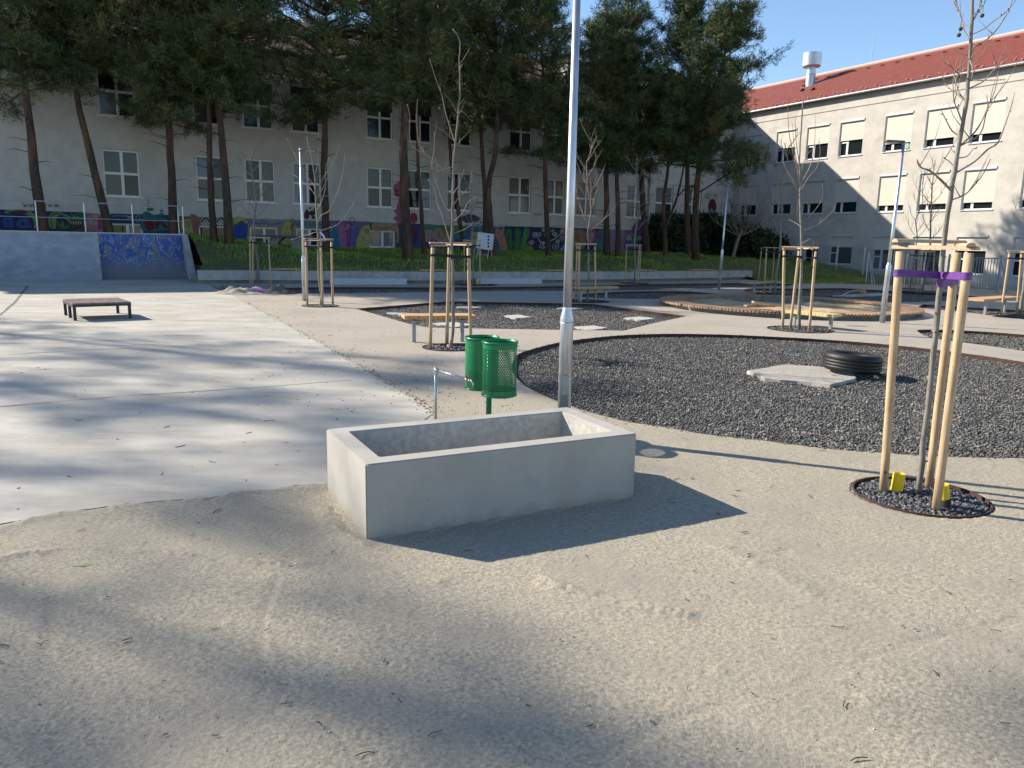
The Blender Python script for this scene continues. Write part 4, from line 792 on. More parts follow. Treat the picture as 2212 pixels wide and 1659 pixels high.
# ================================================================ RETAINING WALL
WL=empty('retaining_wall',walltop[0].copy()*1.0,'long low concrete retaining wall holding the lawn, with wooden seats on top','wall'); WL.location.z=0
mb=MB(); n=len(walltop); dn=[]
for i in range(n): dn.append(perp(walltop[max(i-1,0)],walltop[min(i+1,n-1)]))
def off(i,o,z): p=walltop[i]+dn[i]*o; return Vector((p.x,p.y,z))
ft=[off(i,0,.44) for i in range(n)]; bt=[off(i,.42,.44) for i in range(n)]; fb=[off(i,0,.12) for i in range(n)]; bb=[off(i,.42,-.1) for i in range(n)]
mb.strip(ft,bt); mb.strip(fb,ft); mb.strip(bt,bb); mb.strip([off(i,.16,.12) for i in range(n)],fb)
mb.add([ft[0],bt[0],off(0,.42,.12),fb[0]],[(0,1,2,3)]); mb.add([ft[-1],bt[-1],off(n-1,.42,-.1),fb[-1]],[(3,2,1,0)])
mb.build('seat_slab',M['concrete'],WL)
mb=MB(); mb.strip([off(i,.14,-.1) for i in range(n)],[off(i,.14,.13) for i in range(n)]); mb.add([off(0,.14,-.1),off(0,.14,.13),off(0,.4,.13),off(0,.4,-.1)],[(0,1,2,3)]); mb.add([off(n-1,.14,-.1),off(n-1,.14,.13),off(n-1,.4,.13),off(n-1,.4,-.1)],[(3,2,1,0)]); mb.build('plinth',M['concrete_d'],WL)
for i in range(n-1):
    for k in(0,.5):
        p=walltop[i].lerp(walltop[i+1],k); d=(walltop[i+1]-walltop[i]).normalized(); nn=perp(walltop[i],walltop[i+1])
        if i+k>0:
            m2=MB(); m2.box(Vector((p.x,p.y,.28))-nn*.0015,(.012,.006,.31),d,nn); m2.build('joint',M['concrete_d'],WL)
for x0,x1 in((587,651),(912,965),(1180,1226),(1367,1420),(1497,1543)):
    a=gz(x0,586,.49); b=gz(x1,586,.49)
    def onw(px):
        r=Vector(ray(px,600)); best=None
        for i in range(n-1):
            A0,B0=walltop[i],walltop[i+1]; den=(B0.x-A0.x)*r.y-(B0.y-A0.y)*r.x
            t=(-A0.x*r.y+A0.y*r.x)/den
            if 0<=t<=1: return A0.lerp(B0,t),i
        return walltop[0],0
    a,i=onw(x0); b,j=onw(x1); d=(b-a).normalized(); nn=Vector((-d.y,d.x,0)); L=(b-a).length
    m2=MB()
    for k in range(4): m2.box((a+b)/2+nn*(.06+.095*k)+Vector((0,0,.055)),(L,.08,.04),d,nn,bev=.004)
    for k in(-.35,.35): m2.box((a+b)/2+d*L*k+nn*.2+Vector((0,0,.018)),(.06,.36,.03),d,nn)
    m2.build('wooden_seat',M['wood2'],WL)
# left stub boulder and kerb row
p=gz(419,603); mb=MB(); mb.lathe(p+Vector((0,.1,0)),[(.19,0),(.20,.14),(.17,.24),(.1,.3),(.01,.31)],18); tag(mb.build('concrete_stub',M['concrete'],None,True,loc=p),'rounded concrete stub between the skate ramp and the retaining wall','bollard')
a=gz(450,625.6); b=gz(614,625.5); 
a=gz(452,617); b=gz(614,618.5); d=(b-a).normalized(); nn=Vector((-d.y,d.x,0)); L=(b-a).length
kb=empty('kerb_wall',a,'low dark kerb of concrete blocks edging the sunken soil strip','kerb')
for k in range(5):
    mb=MB(); mb.box(a+d*(L*(k+.5)/5)+Vector((0,0,-.12)),(L/5-.012,.2,.28),d,nn,bev=.008); mb.build('block',M['concrete_d'],kb)
for x0,x1,y,lab in((714,879,612,'pale concrete beam lying below the wall, left of the two'),(1030,1170,610.5,'pale concrete beam lying below the wall, right of the two')):
    a=gz(x0,y+3.2); b=gz(x1,y+2.9); d=(b-a).normalized(); nn=Vector((-d.y,d.x,0)); L=(b-a).length; c=(a+b)/2
    mb=MB(); mb.box(c+nn*.08+Vector((0,0,.11)),(L,.22,.22),d,nn,bev=.012); tag(mb.build('concrete_beam',M['beam'],None,loc=c),lab,'beam','concrete beams below the retaining wall')
def pile(px,py,w,h,m,name,label):
    c=gz(px,py); n=26; V=[];Fs=[]
    for j in range(n):
        for i in range(n):
            x=(i/(n-1)-.5)*2;y=(j/(n-1)-.5)*2; r=math.hypot(x,y); z=max(0,1-r)**1.1*h*(1+.5*math.sin(x*9+px)*math.cos(y*7))+.012*random.random() -.02*(r>1); V.append(c+Vector((x*w,y*w*.6,z)))
    mb=MB(); mb.add(V,[(j*n+i,j*n+i+1,(j+1)*n+i+1,(j+1)*n+i) for j in range(n-1) for i in range(n-1)]); return tag(mb.build(name,m,None,True,loc=c),label,'pile')
pile(513,635,.75,.2,M['path'],'sand_pile','low pale heap of sand beside the slab corner'); pile(596,634,.6,.26,M['bed'],'gravel_pile','small dark heap of gravel near the kerb blocks')
p=gz(560,634); mb=MB(); mb.tube([p+Vector((-.28,0,.1)),p+Vector((-.1,.03,.13)),p+Vector((.08,-.02,.1)),p+Vector((.28,0,.07))],[.03,.07,.06,.03],7); tag(mb.build('plastic_bag',mat('pink_purple_film',(.35,.12,.35),(.6,.4,.6),20,.35),None,loc=p),'crumpled pink and purple plastic bag between the two small heaps','litter')
# ================================================================ SKATE RAMPS
RA=gz(212,607); 
def Rm(t,o,z): # coordinates relative to ramp corner: t along wall direction, o back towards facade
    p=RA+D1*t-N1*o; return Vector((p.x,p.y,z))
SK=empty('skate_ramp',RA,'wide grey concrete skate bank under the railing, next to the blue painted quarter pipe','skate ramp')
mb=MB(); prof=[]
for k in range(13):
    a=k/12*rad(52); Rr_=4.05; prof.append((Rr_*math.sin(a),Rr_*(1-math.cos(a))))
sc=1.52/prof[-1][1]; prof=[(o*sc*.85,z*sc) for o,z in prof]; topo=prof[-1][0]
def tfor(px,o): # t on line o back where pixel column px falls
    r=ray(px,480); A0=Rm(0,o,0); den=D1.x*r[1]-D1.y*r[0]; return (-A0.x*r[1]+A0.y*r[0])/den
TQ=tfor(391,topo); WQ=TQ-.14; TQ2=tfor(403,topo)
for (t0,t1) in((-14,0),):
    for i in range(len(prof)-1): mb.add([Rm(t0,prof[i][0],prof[i][1]+.004),Rm(t1,prof[i][0],prof[i][1]+.004),Rm(t1,prof[i+1][0],prof[i+1][1]+.004),Rm(t0,prof[i+1][0],prof[i+1][1]+.004)],[(0,1,2,3)])
o_=mb.build('bank',M['ramp'],SK,True)
mb=MB(); pl=[Rm(0,o,z+.004) for o,z in prof]+[Rm(0,topo,0)]; 
pl2=[p+D1*.14 for p in pl]
for i in range(len(prof)-1): mb.add([pl[i],pl[i+1],pl2[i+1],pl2[i]],[(0,1,2,3)])
for i in range(len(prof)-1): mb.add([pl2[i],pl2[i+1],pl2[-1]],[(0,1,2),(2,1,0)])
mb.build('side_wall',M['concrete'],SK)
mb=MB()
def bx(mb,t0,t1,o0,o1,z0,z1): 
    v=[Rm(t,o,z) for z in(z0,z1) for o in(o0,o1) for t in(t0,t1)]; mb.add(v,[(0,2,3,1),(4,5,7,6),(0,1,5,4),(2,6,7,3),(0,4,6,2),(1,3,7,5)])
bx(mb,-14,.14,topo,topo+.35,1.35,1.575); mb.build('top_beam',M['concrete'],SK)
mb=MB(); bx(mb,-14,TQ2,topo-.02,topo+.42,1.578,1.62); mb.build('coping_slab',M['beam'],SK)
QP=empty('quarter_pipe',Rm(2,1,0),'quarter pipe covered in worn blue graffiti with a concrete side wall','skate ramp')
prof2=[]; 
for k in range(17):
    a=k/16*rad(72); prof2.append((1.75*math.sin(a),1.75*(1-math.cos(a))))
s2=1.57/prof2[-1][1]; st2=topo+.0-prof2[-1][0]*1.02; prof2=[(st2+o*1.02,z*s2+.004) for o,z in prof2]; 
mb=MB()
for i in range(16):
    for k in range(8):
        t0=.14+k*WQ/8; t1=.14+(k+1)*WQ/8; mb.add([Rm(t0,*prof2[i]),Rm(t1,*prof2[i]),Rm(t1,*prof2[i+1]),Rm(t0,*prof2[i+1])],[(0,1,2,3)])
m,t,b=newmat('worn_blue_graffiti'); N=t.nodes; Lk=t.links
tc=N.new('ShaderNodeTexCoord'); mp=N.new('ShaderNodeMapping'); mp.inputs[3].default_value=(1.3,1.3,.55); Lk.new(tc.outputs['Object'],mp.inputs[0])
def nz_(sc_,det,w=None,dist=0):
    a=N.new('ShaderNodeTexNoise'); a.inputs['Scale'].default_value=sc_; a.inputs['Detail'].default_value=det; a.inputs['Distortion'].default_value=dist; Lk.new(mp.outputs[0],a.inputs[0]); return a
n1=nz_(2.2,6,dist=1.2); ra=N.new('ShaderNodeValToRGB'); Lk.new(n1.outputs[0],ra.inputs[0]); e=ra.color_ramp.elements; e[0].position=.3; e[0].color=(.10,.11,.13,1); e[1].position=.66; e[1].color=(.03,.075,.24,1)
for pos,c in((.42,(.17,.18,.2)),(.47,(.025,.09,.28)),(.54,(.03,.06,.30)),(.58,(.22,.22,.24)),(.62,(.05,.17,.40))): x=e.new(pos); x.color=(*c,1)
n2=nz_(5,5,dist=2.); r2=N.new('ShaderNodeMapRange'); r2.inputs[1].default_value=.57; r2.inputs[2].default_value=.62; Lk.new(n2.outputs[0],r2.inputs[0])
n3=nz_(3,2,dist=3); r3=N.new('ShaderNodeValToRGB'); Lk.new(n3.outputs[0],r3.inputs[0]); e3=r3.color_ramp.elements; e3[0].position=.4; e3[0].color=(.45,.45,.42,1); e3[1].position=.6; e3[1].color=(.16,.08,.08,1); x=e3.new(.5); x.color=(.12,.10,.30,1)
mx=N.new('ShaderNodeMixRGB'); Lk.new(r2.outputs[0],mx.inputs[0]); Lk.new(ra.outputs[0],mx.inputs[1]); Lk.new(r3.outputs[0],mx.inputs[2])
sp=N.new('ShaderNodeSeparateXYZ'); Lk.new(tc.outputs['Object'],sp.inputs[0]); ad=N.new('ShaderNodeMath'); ad.operation='MULTIPLY_ADD'; ad.inputs[1].default_value=.9; Lk.new(n1.outputs[0],ad.inputs[0]); Lk.new(sp.outputs[2],ad.inputs[2])
r4=N.new('ShaderNodeMapRange'); r4.inputs[1].default_value=.6; r4.inputs[2].default_value=1.3; Lk.new(ad.outputs[0],r4.inputs[0]); mg=N.new('ShaderNodeMixRGB'); Lk.new(r4.outputs[0],mg.inputs[0]); mg.inputs[1].default_value=(.19,.19,.19,1); Lk.new(mx.outputs[0],mg.inputs[2]); Lk.new(mg.outputs[0],b.inputs['Base Color']); b.inputs['Roughness'].default_value=.6
mb.build('painted_curve',m,QP,True)
mb=MB()  # right side wall with sloping front
z1=1.57; f0=[Rm(TQ,.3,0),Rm(TQ2,.3,0),Rm(TQ2,topo-.2,z1),Rm(TQ,topo-.2,z1)]; b0=[Rm(TQ,topo+.5,0),Rm(TQ2,topo+.5,0),Rm(TQ2,topo+.5,z1),Rm(TQ,topo+.5,z1)]
mb.add(f0+b0,[(0,1,2,3),(1,5,6,2),(4,0,3,7),(3,2,6,7)]); mb.build('side_wall',M['concrete'],QP)
# platform fill behind the coping
mb=MB()
q=[Rm(-14,topo+.3,1.57),Rm(3.3,topo+.3,1.57),Lw(tRA+3.3,1.57),Lw(-26,1.57)]; mb.add(q,[(0,1,2,3)]); e1=[Vector((p.x,p.y,0)) for p in q]; mb.strip(e1[1:3],q[1:3]); tag(mb.build('platform_soil',M['grass']),kind='structure')
p=gz(270,600); mb=MB(); mb.tube([p+Vector((-.25,0,.02)),p+Vector((-.1,.05,.06)),p+Vector((.08,-.03,.07)),p+Vector((.28,.02,.02))],[.03,.09,.07,.03],7); tag(mb.build('cloth',M['black'],None,True,loc=p),'crumpled black cloth lying at the foot of the quarter pipe','cloth')
# railing
rl=empty('railing',Rm(0,topo+.2,1.6),'galvanised tube railing with two rails on top of the skate ramps','railing')
def tfor(px,o): # t on line o back where pixel column px falls
    r=ray(px,480); A0=Rm(0,o,0); den=D1.x*r[1]-D1.y*r[0]; return (-A0.x*r[1]+A0.y*r[0])/den
ps=[tfor(x,topo+.2) for x in(-60,80,184,287,396)]
for t_ in ps:
    mb=MB(); mb.tube([Rm(t_,topo+.2,1.6),Rm(t_,topo+.2,2.66)],.026,8); mb.build('post',M['zinc'],rl)
t_=tfor(388,topo+.6); mb=MB(); mb.tube([Rm(ps[-1]-.1,topo+.9,1.6),Rm(ps[-1]-.1,topo+.9,2.66)],.026,8); mb.build('post',M['zinc'],rl)
for z in(2.66,2.1):
    mb=MB(); mb.tube([Rm(ps[0]-3,topo+.2,z),Rm(ps[-1],topo+.2,z),Rm(ps[-1]-.1,topo+.9,z)],.019 if z>2.5 else .013,8); mb.build('rail',M['zinc'],rl)
# ================================================================ TROUGH, TAP, BINS, TYRE ...
TB=gz(792,1168); ex=Vector((.888,.460,0)).normalized(); ey=Vector((-ex.y,ex.x,0)); TLn=1.757; TW=.845; TH_=.425
def Tp(a,b,z): return TB+ex*a+ey*b+Vector((0,0,z))
th=.115
bm=bmesh.new()
def lp(a0,a1,b0,b1,z): return [bm.verts.new(Tp(a,b,z)-TB) for a,b in((a0,b0),(a1,b0),(a1,b1),(a0,b1))]
o0=lp(0,TLn,0,TW,0); o1=lp(0,TLn,0,TW,TH_); i1=lp(th,TLn-th,th,TW-th,TH_); i0=lp(th+.02,TLn-th-.02,th+.02,TW-th-.02,.10)
for A_1,B_1 in((o0,o1),(o1,i1),(i1,i0)):
    for k in range(4): 
        f=bm.faces.new((A_1[k],A_1[(k+1)%4],B_1[(k+1)%4],B_1[k])); f.material_index=1 if A_1 is i1 else 0
f=bm.faces.new(i0); f.material_index=1
es=[e for e in bm.edges if all(v in o1+i1 for v in e.verts)]+[e for e in bm.edges if (e.verts[0] in o0 and e.verts[1] in o1) or (e.verts[1] in o0 and e.verts[0] in o1)]
bmesh.ops.bevel(bm,geom=es,offset=.006,segments=2,affect='EDGES'); bmesh.ops.recalc_face_normals(bm,faces=bm.faces[:])
me=bpy.data.meshes.new('water_trough'); bm.to_mesh(me); bm.free(); me.materials.append(M['trough']); me.materials.append(M['trough_in']); o=bpy.data.objects.new('water_trough',me); COL.objects.link(o); o.location=TB
tag(o,'large rectangular cast concrete water trough standing in the foreground','trough')
# sand washed up against the trough
mb=MB(); L1=[];L2=[]
for k in range(41):
    a=k/40; 
    if a<.35: q=Tp(0,TW*(1-a/.35),0); nn=-ex
    else: q=Tp(TLn*(a-.35)/.65,0,0); nn=-ey
    h=.012+.012*math.sin(k*1.9)*math.sin(k*.7)+(.004 if a<.35 else 0); w=.05+.03*math.sin(k*1.1)+(.05 if a<.35 else 0); L1.append(q+Vector((0,0,max(.004,h)))-nn*.01); L2.append(q+nn*max(.02,w)+Vector((0,0,-.002)))
mb.strip(L1,L2); mb.f=[tuple(reversed(f)) for f in mb.f]; tag(mb.build('sand_edge',M['sandl'],None,True),kind='stuff')
# tap
pb=gz(941,918); ph=atd(940,799,pb.y).z; tapend=gz(1006,819,ph-.03)
TPe=empty('water_tap',pb,'galvanised standpipe with an angled arm and red handled tap over the concrete trough','tap')
e_=Vector((pb.x,pb.y,ph)); dv=(tapend-e_).normalized()
mb=MB(); mb.tube([Vector((pb.x,pb.y,-.02)),e_],.0125,10); mb.tube([e_,tapend],.0105,10); mb.lathe(e_+Vector((0,0,-.03)),[(.018,-.012),(.018,.03)],12); mb.tube([e_-dv*.012,e_+dv*.035],.0175,10); mb.lathe(e_+Vector((0,0,.005)),[(.0175,-.01),(.016,.012),(.001,.016)],12); mb.build('pipe',M['zinc'],TPe,True)
mb=MB(); mb.tube([tapend-dv*.01,tapend+dv*.035],.017,8); mb.tube([tapend+dv*.035,tapend+dv*.06],.012,8); mb.tube([tapend+dv*.055,tapend+dv*.08,tapend+dv*.09+Vector((0,0,-.02)),tapend+dv*.09+Vector((0,0,-.055))],[.012,.013,.011,.012],8); mb.build('tap_body',mat('chrome_tap',(.55,.5,.45),None,rough=.25,metal=1),TPe,True)
mb=MB(); mb.box(tapend+dv*.03+Vector((0,0,.032)),(.05,.014,.008),dv,Vector((-dv.y,dv.x,0)),bev=.003); mb.tube([tapend+dv*.01+Vector((0,0,.01)),tapend+dv*.01+Vector((0,0,.032))],.006,6); mb.build('handle',mat('red_lever',(.35,.02,.02),None,rough=.4),TPe)
# bins
gb=Vector((-.19,6.29,0)); YB=gb.y; BN=empty('litter_bins',Vector((gb.x,gb.y,0)),'pair of green metal litter baskets back to back on one short green post','litter bin')
def wp(px,py,Y=YB): return atd(px,py,Y)
# front basket
cF=atd(1079,800,YB+.0); rF=(1117-1041)/2*YB/F*1.0; zt=atd(1080,738,YB).z; zb=atd(1079,853,YB).z
mb=MB(); mb.tube([Vector((gb.x,gb.y,-.02)),Vector((gb.x,gb.y,zt-.08))],.024,12); mb.build('post',M['green'],BN,True)
def basket(c,r,z0,z1,perf,name,ph=0.):
    b_=MB(); n=44; hgt=z1-z0; rows=int(hgt/(2*math.pi*r/n*.9)) if perf else 1
    if perf:
        dz=(hgt-.10)/rows; zz0=z0+.05
        for j in range(rows):
            for i in range(n):
                s_=.5*(j%2); a0=2*math.pi*(i+s_)/n; a1=2*math.pi*(i+1+s_)/n; za=zz0+j*dz; zb_=za+dz; ac=(a0+a1)/2; zc=(za+zb_)/2; hr=.38
                sq=[(a0,za),(ac,za),(a1,za),(a1,zc),(a1,zb_),(ac,zb_),(a0,zb_),(a0,zc)]; vs=[]
                for a,z in sq: vs.append(c+Vector((r*math.cos(a),r*math.sin(a),z)))
                for k in range(8):
                    an=math.pi*(1.25+.25*k); aa=ac+(a1-a0)*hr*math.cos(an); zz=zc+dz*hr*math.sin(an); vs.append(c+Vector((r*math.cos(aa),r*math.sin(aa),zz)))
                b_.add(vs,[(k,(k+1)%8,8+(k+1)%8,8+k) for k in range(8)])
        b_.lathe(c,[(r,z0),(r,z0+.05)],n*2); b_.lathe(c,[(r,z1-.05),(r,z1)],n*2)
    else: b_.lathe(c,[(r,z0),(r,z1)],64)
    b_.lathe(c,[(r-.004,z1-.012),(r+.006,z1-.012),(r+.008,z1),(r+.004,z1+.008),(r-.006,z1+.006),(r-.006,z1-.012)],64); b_.lathe(c,[(r-.004,z0+.012),(r+.005,z0+.012),(r+.006,z0),(r-.004,z0-.004)],64); b_.lathe(c,[(.001,z0+.006),(r,z0+.006)],64)
    ob=b_.build(name,M['green'],BN); ob.data.polygons.foreach_set('use_smooth',[True]*len(ob.data.polygons)); return ob
basket(Vector((cF.x,cF.y,0)),rF,zb,zt,True,'basket')
cB=atd(1041,780,YB+.26); zt2=atd(1041,729,YB+.26).z; zb2=atd(1041,838,YB+.26).z; basket(Vector((cB.x,cB.y,0)),rF*1.0,zb2,zt2,False,'basket')
mb=MB(); mb.box(Vector(((cF.x+cB.x)/2,(cF.y+cB.y)/2,zt-.1)),(.06,.12,.03),(cB-cF),Vector((0,0,1)).cross(cB-cF)); mb.box(Vector(((cF.x+cB.x)/2,(cF.y+cB.y)/2,zb+.1)),(.06,.12,.03),(cB-cF),Vector((0,0,1)).cross(cB-cF)); mb.build('bracket',M['green'],BN)
# flat slab and tyre in the big gravel bed
q=[gz(x,y,-.01) for x,y in((1612,800),(1700,787),(1830,797),(1850,818),(1790,830),(1655,817))]
c=sum(q,Vector())/6; mb=MB(); qq=[]
for i in range(6):
    for k in range(4): p=q[i].lerp(q[(i+1)%6],k/4); p=p+(p-c).normalized()*random.uniform(-.03,.03); qq.append(p)
mb.poly(qq); low=[p+(p-c).normalized()*random.uniform(.0,.03)-Vector((0,0,.06)) for p in qq]; mb.strip(low,qq,closed=True); tag(mb.build('broken_slab',mat('weathered_slab',(.30,.275,.235),(.40,.37,.325),5,.95,.6,25,c3=(.2,.17,.13),s3=4,lo3=.62,hi3=.7),None,loc=c),'broken pale concrete slab lying flat on the dark gravel under the tyre','slab')
tc_=gz(1840,803,0); tr=(1897-1780)/2*tc_.y/F
tc_=gz(1839,803,.0); mb=MB(); R0=tr*1.03; hh=.235; 
prof=[(R0*.60,-hh*.36),(R0*.74,-hh*.5),(R0*.88,-hh*.5),(R0*.95,-hh*.43),(R0*.985,-hh*.34)]
for g_ in (-.2,-.03,.14):
    prof+=[(R0*1.0,hh*(g_-.03)-.003),(R0*.982,hh*(g_-.03)),(R0*.982,hh*(g_-.03)+.006),(R0*1.0,hh*(g_-.03)+.009)]
prof+=[(R0*1.,hh*.27),(R0*.985,hh*.34),(R0*.95,hh*.43),(R0*.88,hh*.5),(R0*.74,hh*.5),(R0*.60,hh*.36),(R0*.60,hh*.30),(R0*.72,hh*.24),(R0*.92,hh*.1),(R0*.92,-hh*.1),(R0*.72,-hh*.24),(R0*.60,-hh*.30)]
mb.lathe(Vector((tc_.x,tc_.y,.13)),prof,72,ax=(.06,.02,1),close=True)
nt_=len(mb.f)
tyre=empty('tyre',Vector((tc_.x,tc_.y,0)),'worn black car tyre lying on its side on the broken slab','tyre')
mb.build('tyre_body',M['rubber'],tyre,True)
# grind box
ht=.325; A0=gz(156,655,ht); B0=gz(283,651.5,ht); dx_=(B0-A0).normalized(); dy_=Vector((-dx_.y,dx_.x,0)); C1=gz(279,643,ht); wd=max(.9,(C1-A0).dot(dy_)); ln=(B0-A0).length
C2=gz(177,644,ht)
dy_=(C2-A0).normalized(); wd=(C2-A0).length*.95
GB=empty('skate_table',Vector((A0.x,A0.y,0)),'low skate table with a worn purple brown top and black steel legs','skate table')
nx=Vector((-dx_.y,dx_.x,0))
mb=MB(); mb.box(A0+dx_*ln/2+nx*wd/2-Vector((0,0,.02)),(ln,wd,.03),dx_,nx,bev=.003); mb.build('top',M['boxtop'],GB)
mb=MB()
for o_,l_,a_,b_ in((A0+dx_*ln/2,ln,dx_,nx),(A0+dx_*ln/2+nx*wd,ln,dx_,nx)): mb.box(o_-Vector((0,0,.055))+nx*(.02 if o_==A0+dx_*ln/2 else -.02),(l_,.04,.04),a_,b_)
for o_ in(A0+nx*wd/2+dx_*.02,A0+nx*wd/2+dx_*(ln-.02)): mb.box(o_-Vector((0,0,.057)),(.04,wd-.08,.04),dx_,nx)
mb.build('frame',M['black'],GB)
for a_,b_ in((.03,.03),(ln-.03,.03),(.03,wd-.03),(ln-.03,wd-.03),(.03,wd*.5)):
    mb=MB(); p=A0+dx_*a_+nx*b_; mb.box(Vector((p.x,p.y,(ht-.07)/2+.003)),(.05,.05,ht-.075),dx_,nx); mb.build('leg',M['black'],GB)
# stepping slabs in the second bed
sl=[(c6(1120,1320),c6(1260,1312),c6(1385,1325),c6(1250,1336)),(c6(1740,1268),c6(1850,1261),c6(1958,1270),c6(1850,1281)),(c6(1520,1410),c6(1700,1400),c6(1885,1420),c6(1720,1442)),(c7(-70,1345),c7(60,1335),c7(170,1357),c7(30,1366)),(c7(385,1280),c7(480,1272),c7(600,1280),c7(500,1290)),(c7(970,1365),c7(1100,1352),c7(1240,1368),c7(1110,1382)),(c7(540,1440),c7(700,1430),c7(830,1448),c7(680,1468))]
labs=['nearest the left edge of the bed','far left, behind the staked tree','under the bench with wooden seat','in the middle of the bed','behind the lamp post at the far edge','at the right tip of the bed','just right of the close lamp post']
msl=mat('pale_paving_slab',(.38,.36,.33),(.46,.44,.40),5,.9,.2,40)
for s_,lb in zip(sl,labs):
    q=[gz(x,y,-.03) for x,y in s_]; c=sum(q,Vector())/4; qq=subdiv(q,5); qq=[p+(p-c).normalized()*random.uniform(-.03,.03) for p in qq]
    mb=MB(); mb.poly(qq); mb.strip([p-Vector((0,0,.05)) for p in qq],qq,closed=True); tag(mb.build('stepping_slab',msl,None,loc=c),'pale paving slab set in dark gravel, '+lb,'slab','pale slabs set in the angular gravel bed')
# ================================================================ LAMP POSTS
def lamp(base,h,colz,label,head=(1,0),r=.045,lean=(0,0)):
    E_=empty('lamp_post',base,label,'lamp post','galvanised lamp posts around the yard'); b=Vector(base); tp=b+Vector((lean[0],lean[1],h)); f=lambda z:b+Vector((lean[0]*z/h,lean[1]*z/h,z))
    mb=MB(); mb.tube([f(-.03),f(colz-.06),f(colz-.05)],[r*1.5,r*1.5,r*1.5],24); mb.tube([f(colz-.05),f(colz-.02),f(colz+.05),f(colz+.07)],[r*1.52,r*1.56,r*1.05,r],24,cap=False); mb.build('base_tube',M['zinc'],E_,True)
    mb=MB(); mb.tube([f(colz+.06),f(h*.5),f(h)],[r,r*.93,r*.75],24); mb.build('pole',M['zinc'],E_,True)
    mb=MB(); mb.box(f(.45)+Vector((0,-r*1.52,0)),(.05,.004,.16),bev=.001); mb.build('hatch',M['zinc_d'],E_)
    hd=Vector((head[0],head[1],0)).normalized(); sd_=Vector((-hd.y,hd.x,0))
    mb=MB(); mb.tube([f(h-.06),f(h-.01),f(h+.02)],[r*.95,r*.95,r*.6],12); mb.build('pole_cap',M['zinc_d'],E_,True)
    mb=MB(); mb.box(tp+hd*.20+Vector((0,0,.0)),(.38,.2,.05),hd+Vector((0,0,.04)),sd_,bev=.02); mb.tube([tp+Vector((0,0,-.03)),tp+hd*.08],.03,8); hh_=mb.build('lamp_head',mat('dark_grey_lamp_housing',(.10,.105,.11),None,rough=.5),E_)
    mb=MB(); mb.box(tp+hd*.24+Vector((0,0,-.028)),(.24,.15,.008),hd,sd_); mb.build('lens',mat('led_lens',(.5,.5,.48),None,rough=.3),hh_)
    return E_
L1b=Vector((.44,6.27,0)); lamp(L1b,3.9,atd(1222,682,6.27).z,'thick galvanised lamp post close behind the concrete trough',(-.3,-1),.036,(-.01,0))
lamp(gz(658,650),3.73,1.42-.35,'slim lamp post with grey head beside the staked tree on the left',(1,.3),.036)
lamp(gz(1905,697),3.86,1.25,'galvanised lamp post at the right rim of the round sandpit',(-1,.1),.038,(.05,0))
lamp(gz(1553,625),3.79,1.42,'thin lamp post on the far path in front of the hedge',(-1,.1),.036,(.06,0))
# ================================================================ BENCHES
def bench(a,b,wid,hgt,label,m,legs=(.2,.8),nsl=None,name='bench'):
    a=Vector(a);b=Vector(b); c=(a+b)/2; d=(b-a).normalized(); n_=Vector((-d.y,d.x,0)); L=(b-a).length
    E_=empty(name,Vector((c.x,c.y,0)),label,'bench','wooden benches beside the young trees'); mb=MB(); k=nsl or int(L/.075)
    for i in range(k): mb.box(Vector((c.x,c.y,hgt-.03))+d*(-L/2+L*(i+.5)/k),(L/k-.008,wid,.055),d,n_)
    mb.box(Vector((c.x,c.y,hgt-.075)),(L*.86,.06,.03),d,n_)
    mb.build('seat',m,E_)
    for f_ in legs:
        p=Vector((a.x,a.y,0)).lerp(Vector((b.x,b.y,0)),f_); mb=MB(); mb.box(Vector((p.x,p.y,(hgt-.09)/2)),(.06,.06,hgt-.09),d,n_,bev=.005); mb.box(Vector((p.x,p.y,hgt-.088)),(.10,wid*.8,.012),d,n_); mb.build('leg',M['zinc_d'],E_)
    return E_
def benchpx(lx,ly,rx,ry,foot,hgt,*a,**k):
    """ends of the seat's mid line measured at seat height"""
    return bench(gz(lx,ly,hgt),gz(rx,ry,hgt),*a,**k)
def bench2(pl,pr,x0,x1,wid,hgt,label,m,**k):
    a=gz(*pl);b=gz(*pr); d=(b-a).normalized(); a2=atd(x0,600,a.y); 
    # extend along the leg line to the seat ends
    def ext(px):
        r=ray(px,600); den=d.x*r[1]-d.y*r[0]; t=(-a.x*r[1]+a.y*r[0])/den; return a+d*t
    A1,B1=ext(x0),ext(x1); L=(B1-A1).length; return bench(A1,B1,wid,hgt,label,m,legs=((a-A1).length/L,(b-A1).length/L),**k)
bench2((894,739),(998,737.5),869,1024,.42,.44,'warm wooden bench with two grey legs behind the tree near the bins',M['wood2'])
bench2((1254,652),(1308,650.5),1244,1327,.42,.42,'weathered wooden bench beside the far tree behind the close lamp post',M['wood2'])
bench(gz(1706,669.5,.31),gz(1810,679,.31),.34,.31,'long yellow timber bench jutting over the front rim of the sandpit',M['woody'],legs=(.12,.88))
bench2((2127,680),(2168,676),2108,2193,.5,.44,'bench with striped wooden slats on the right, next to a staked tree',M['wood2'])
bench2((1629,635),(1663,633),1615,1682,.45,.42,'shaded wooden bench behind the sandpit, at the foot of a staked tree',M['wood2'])
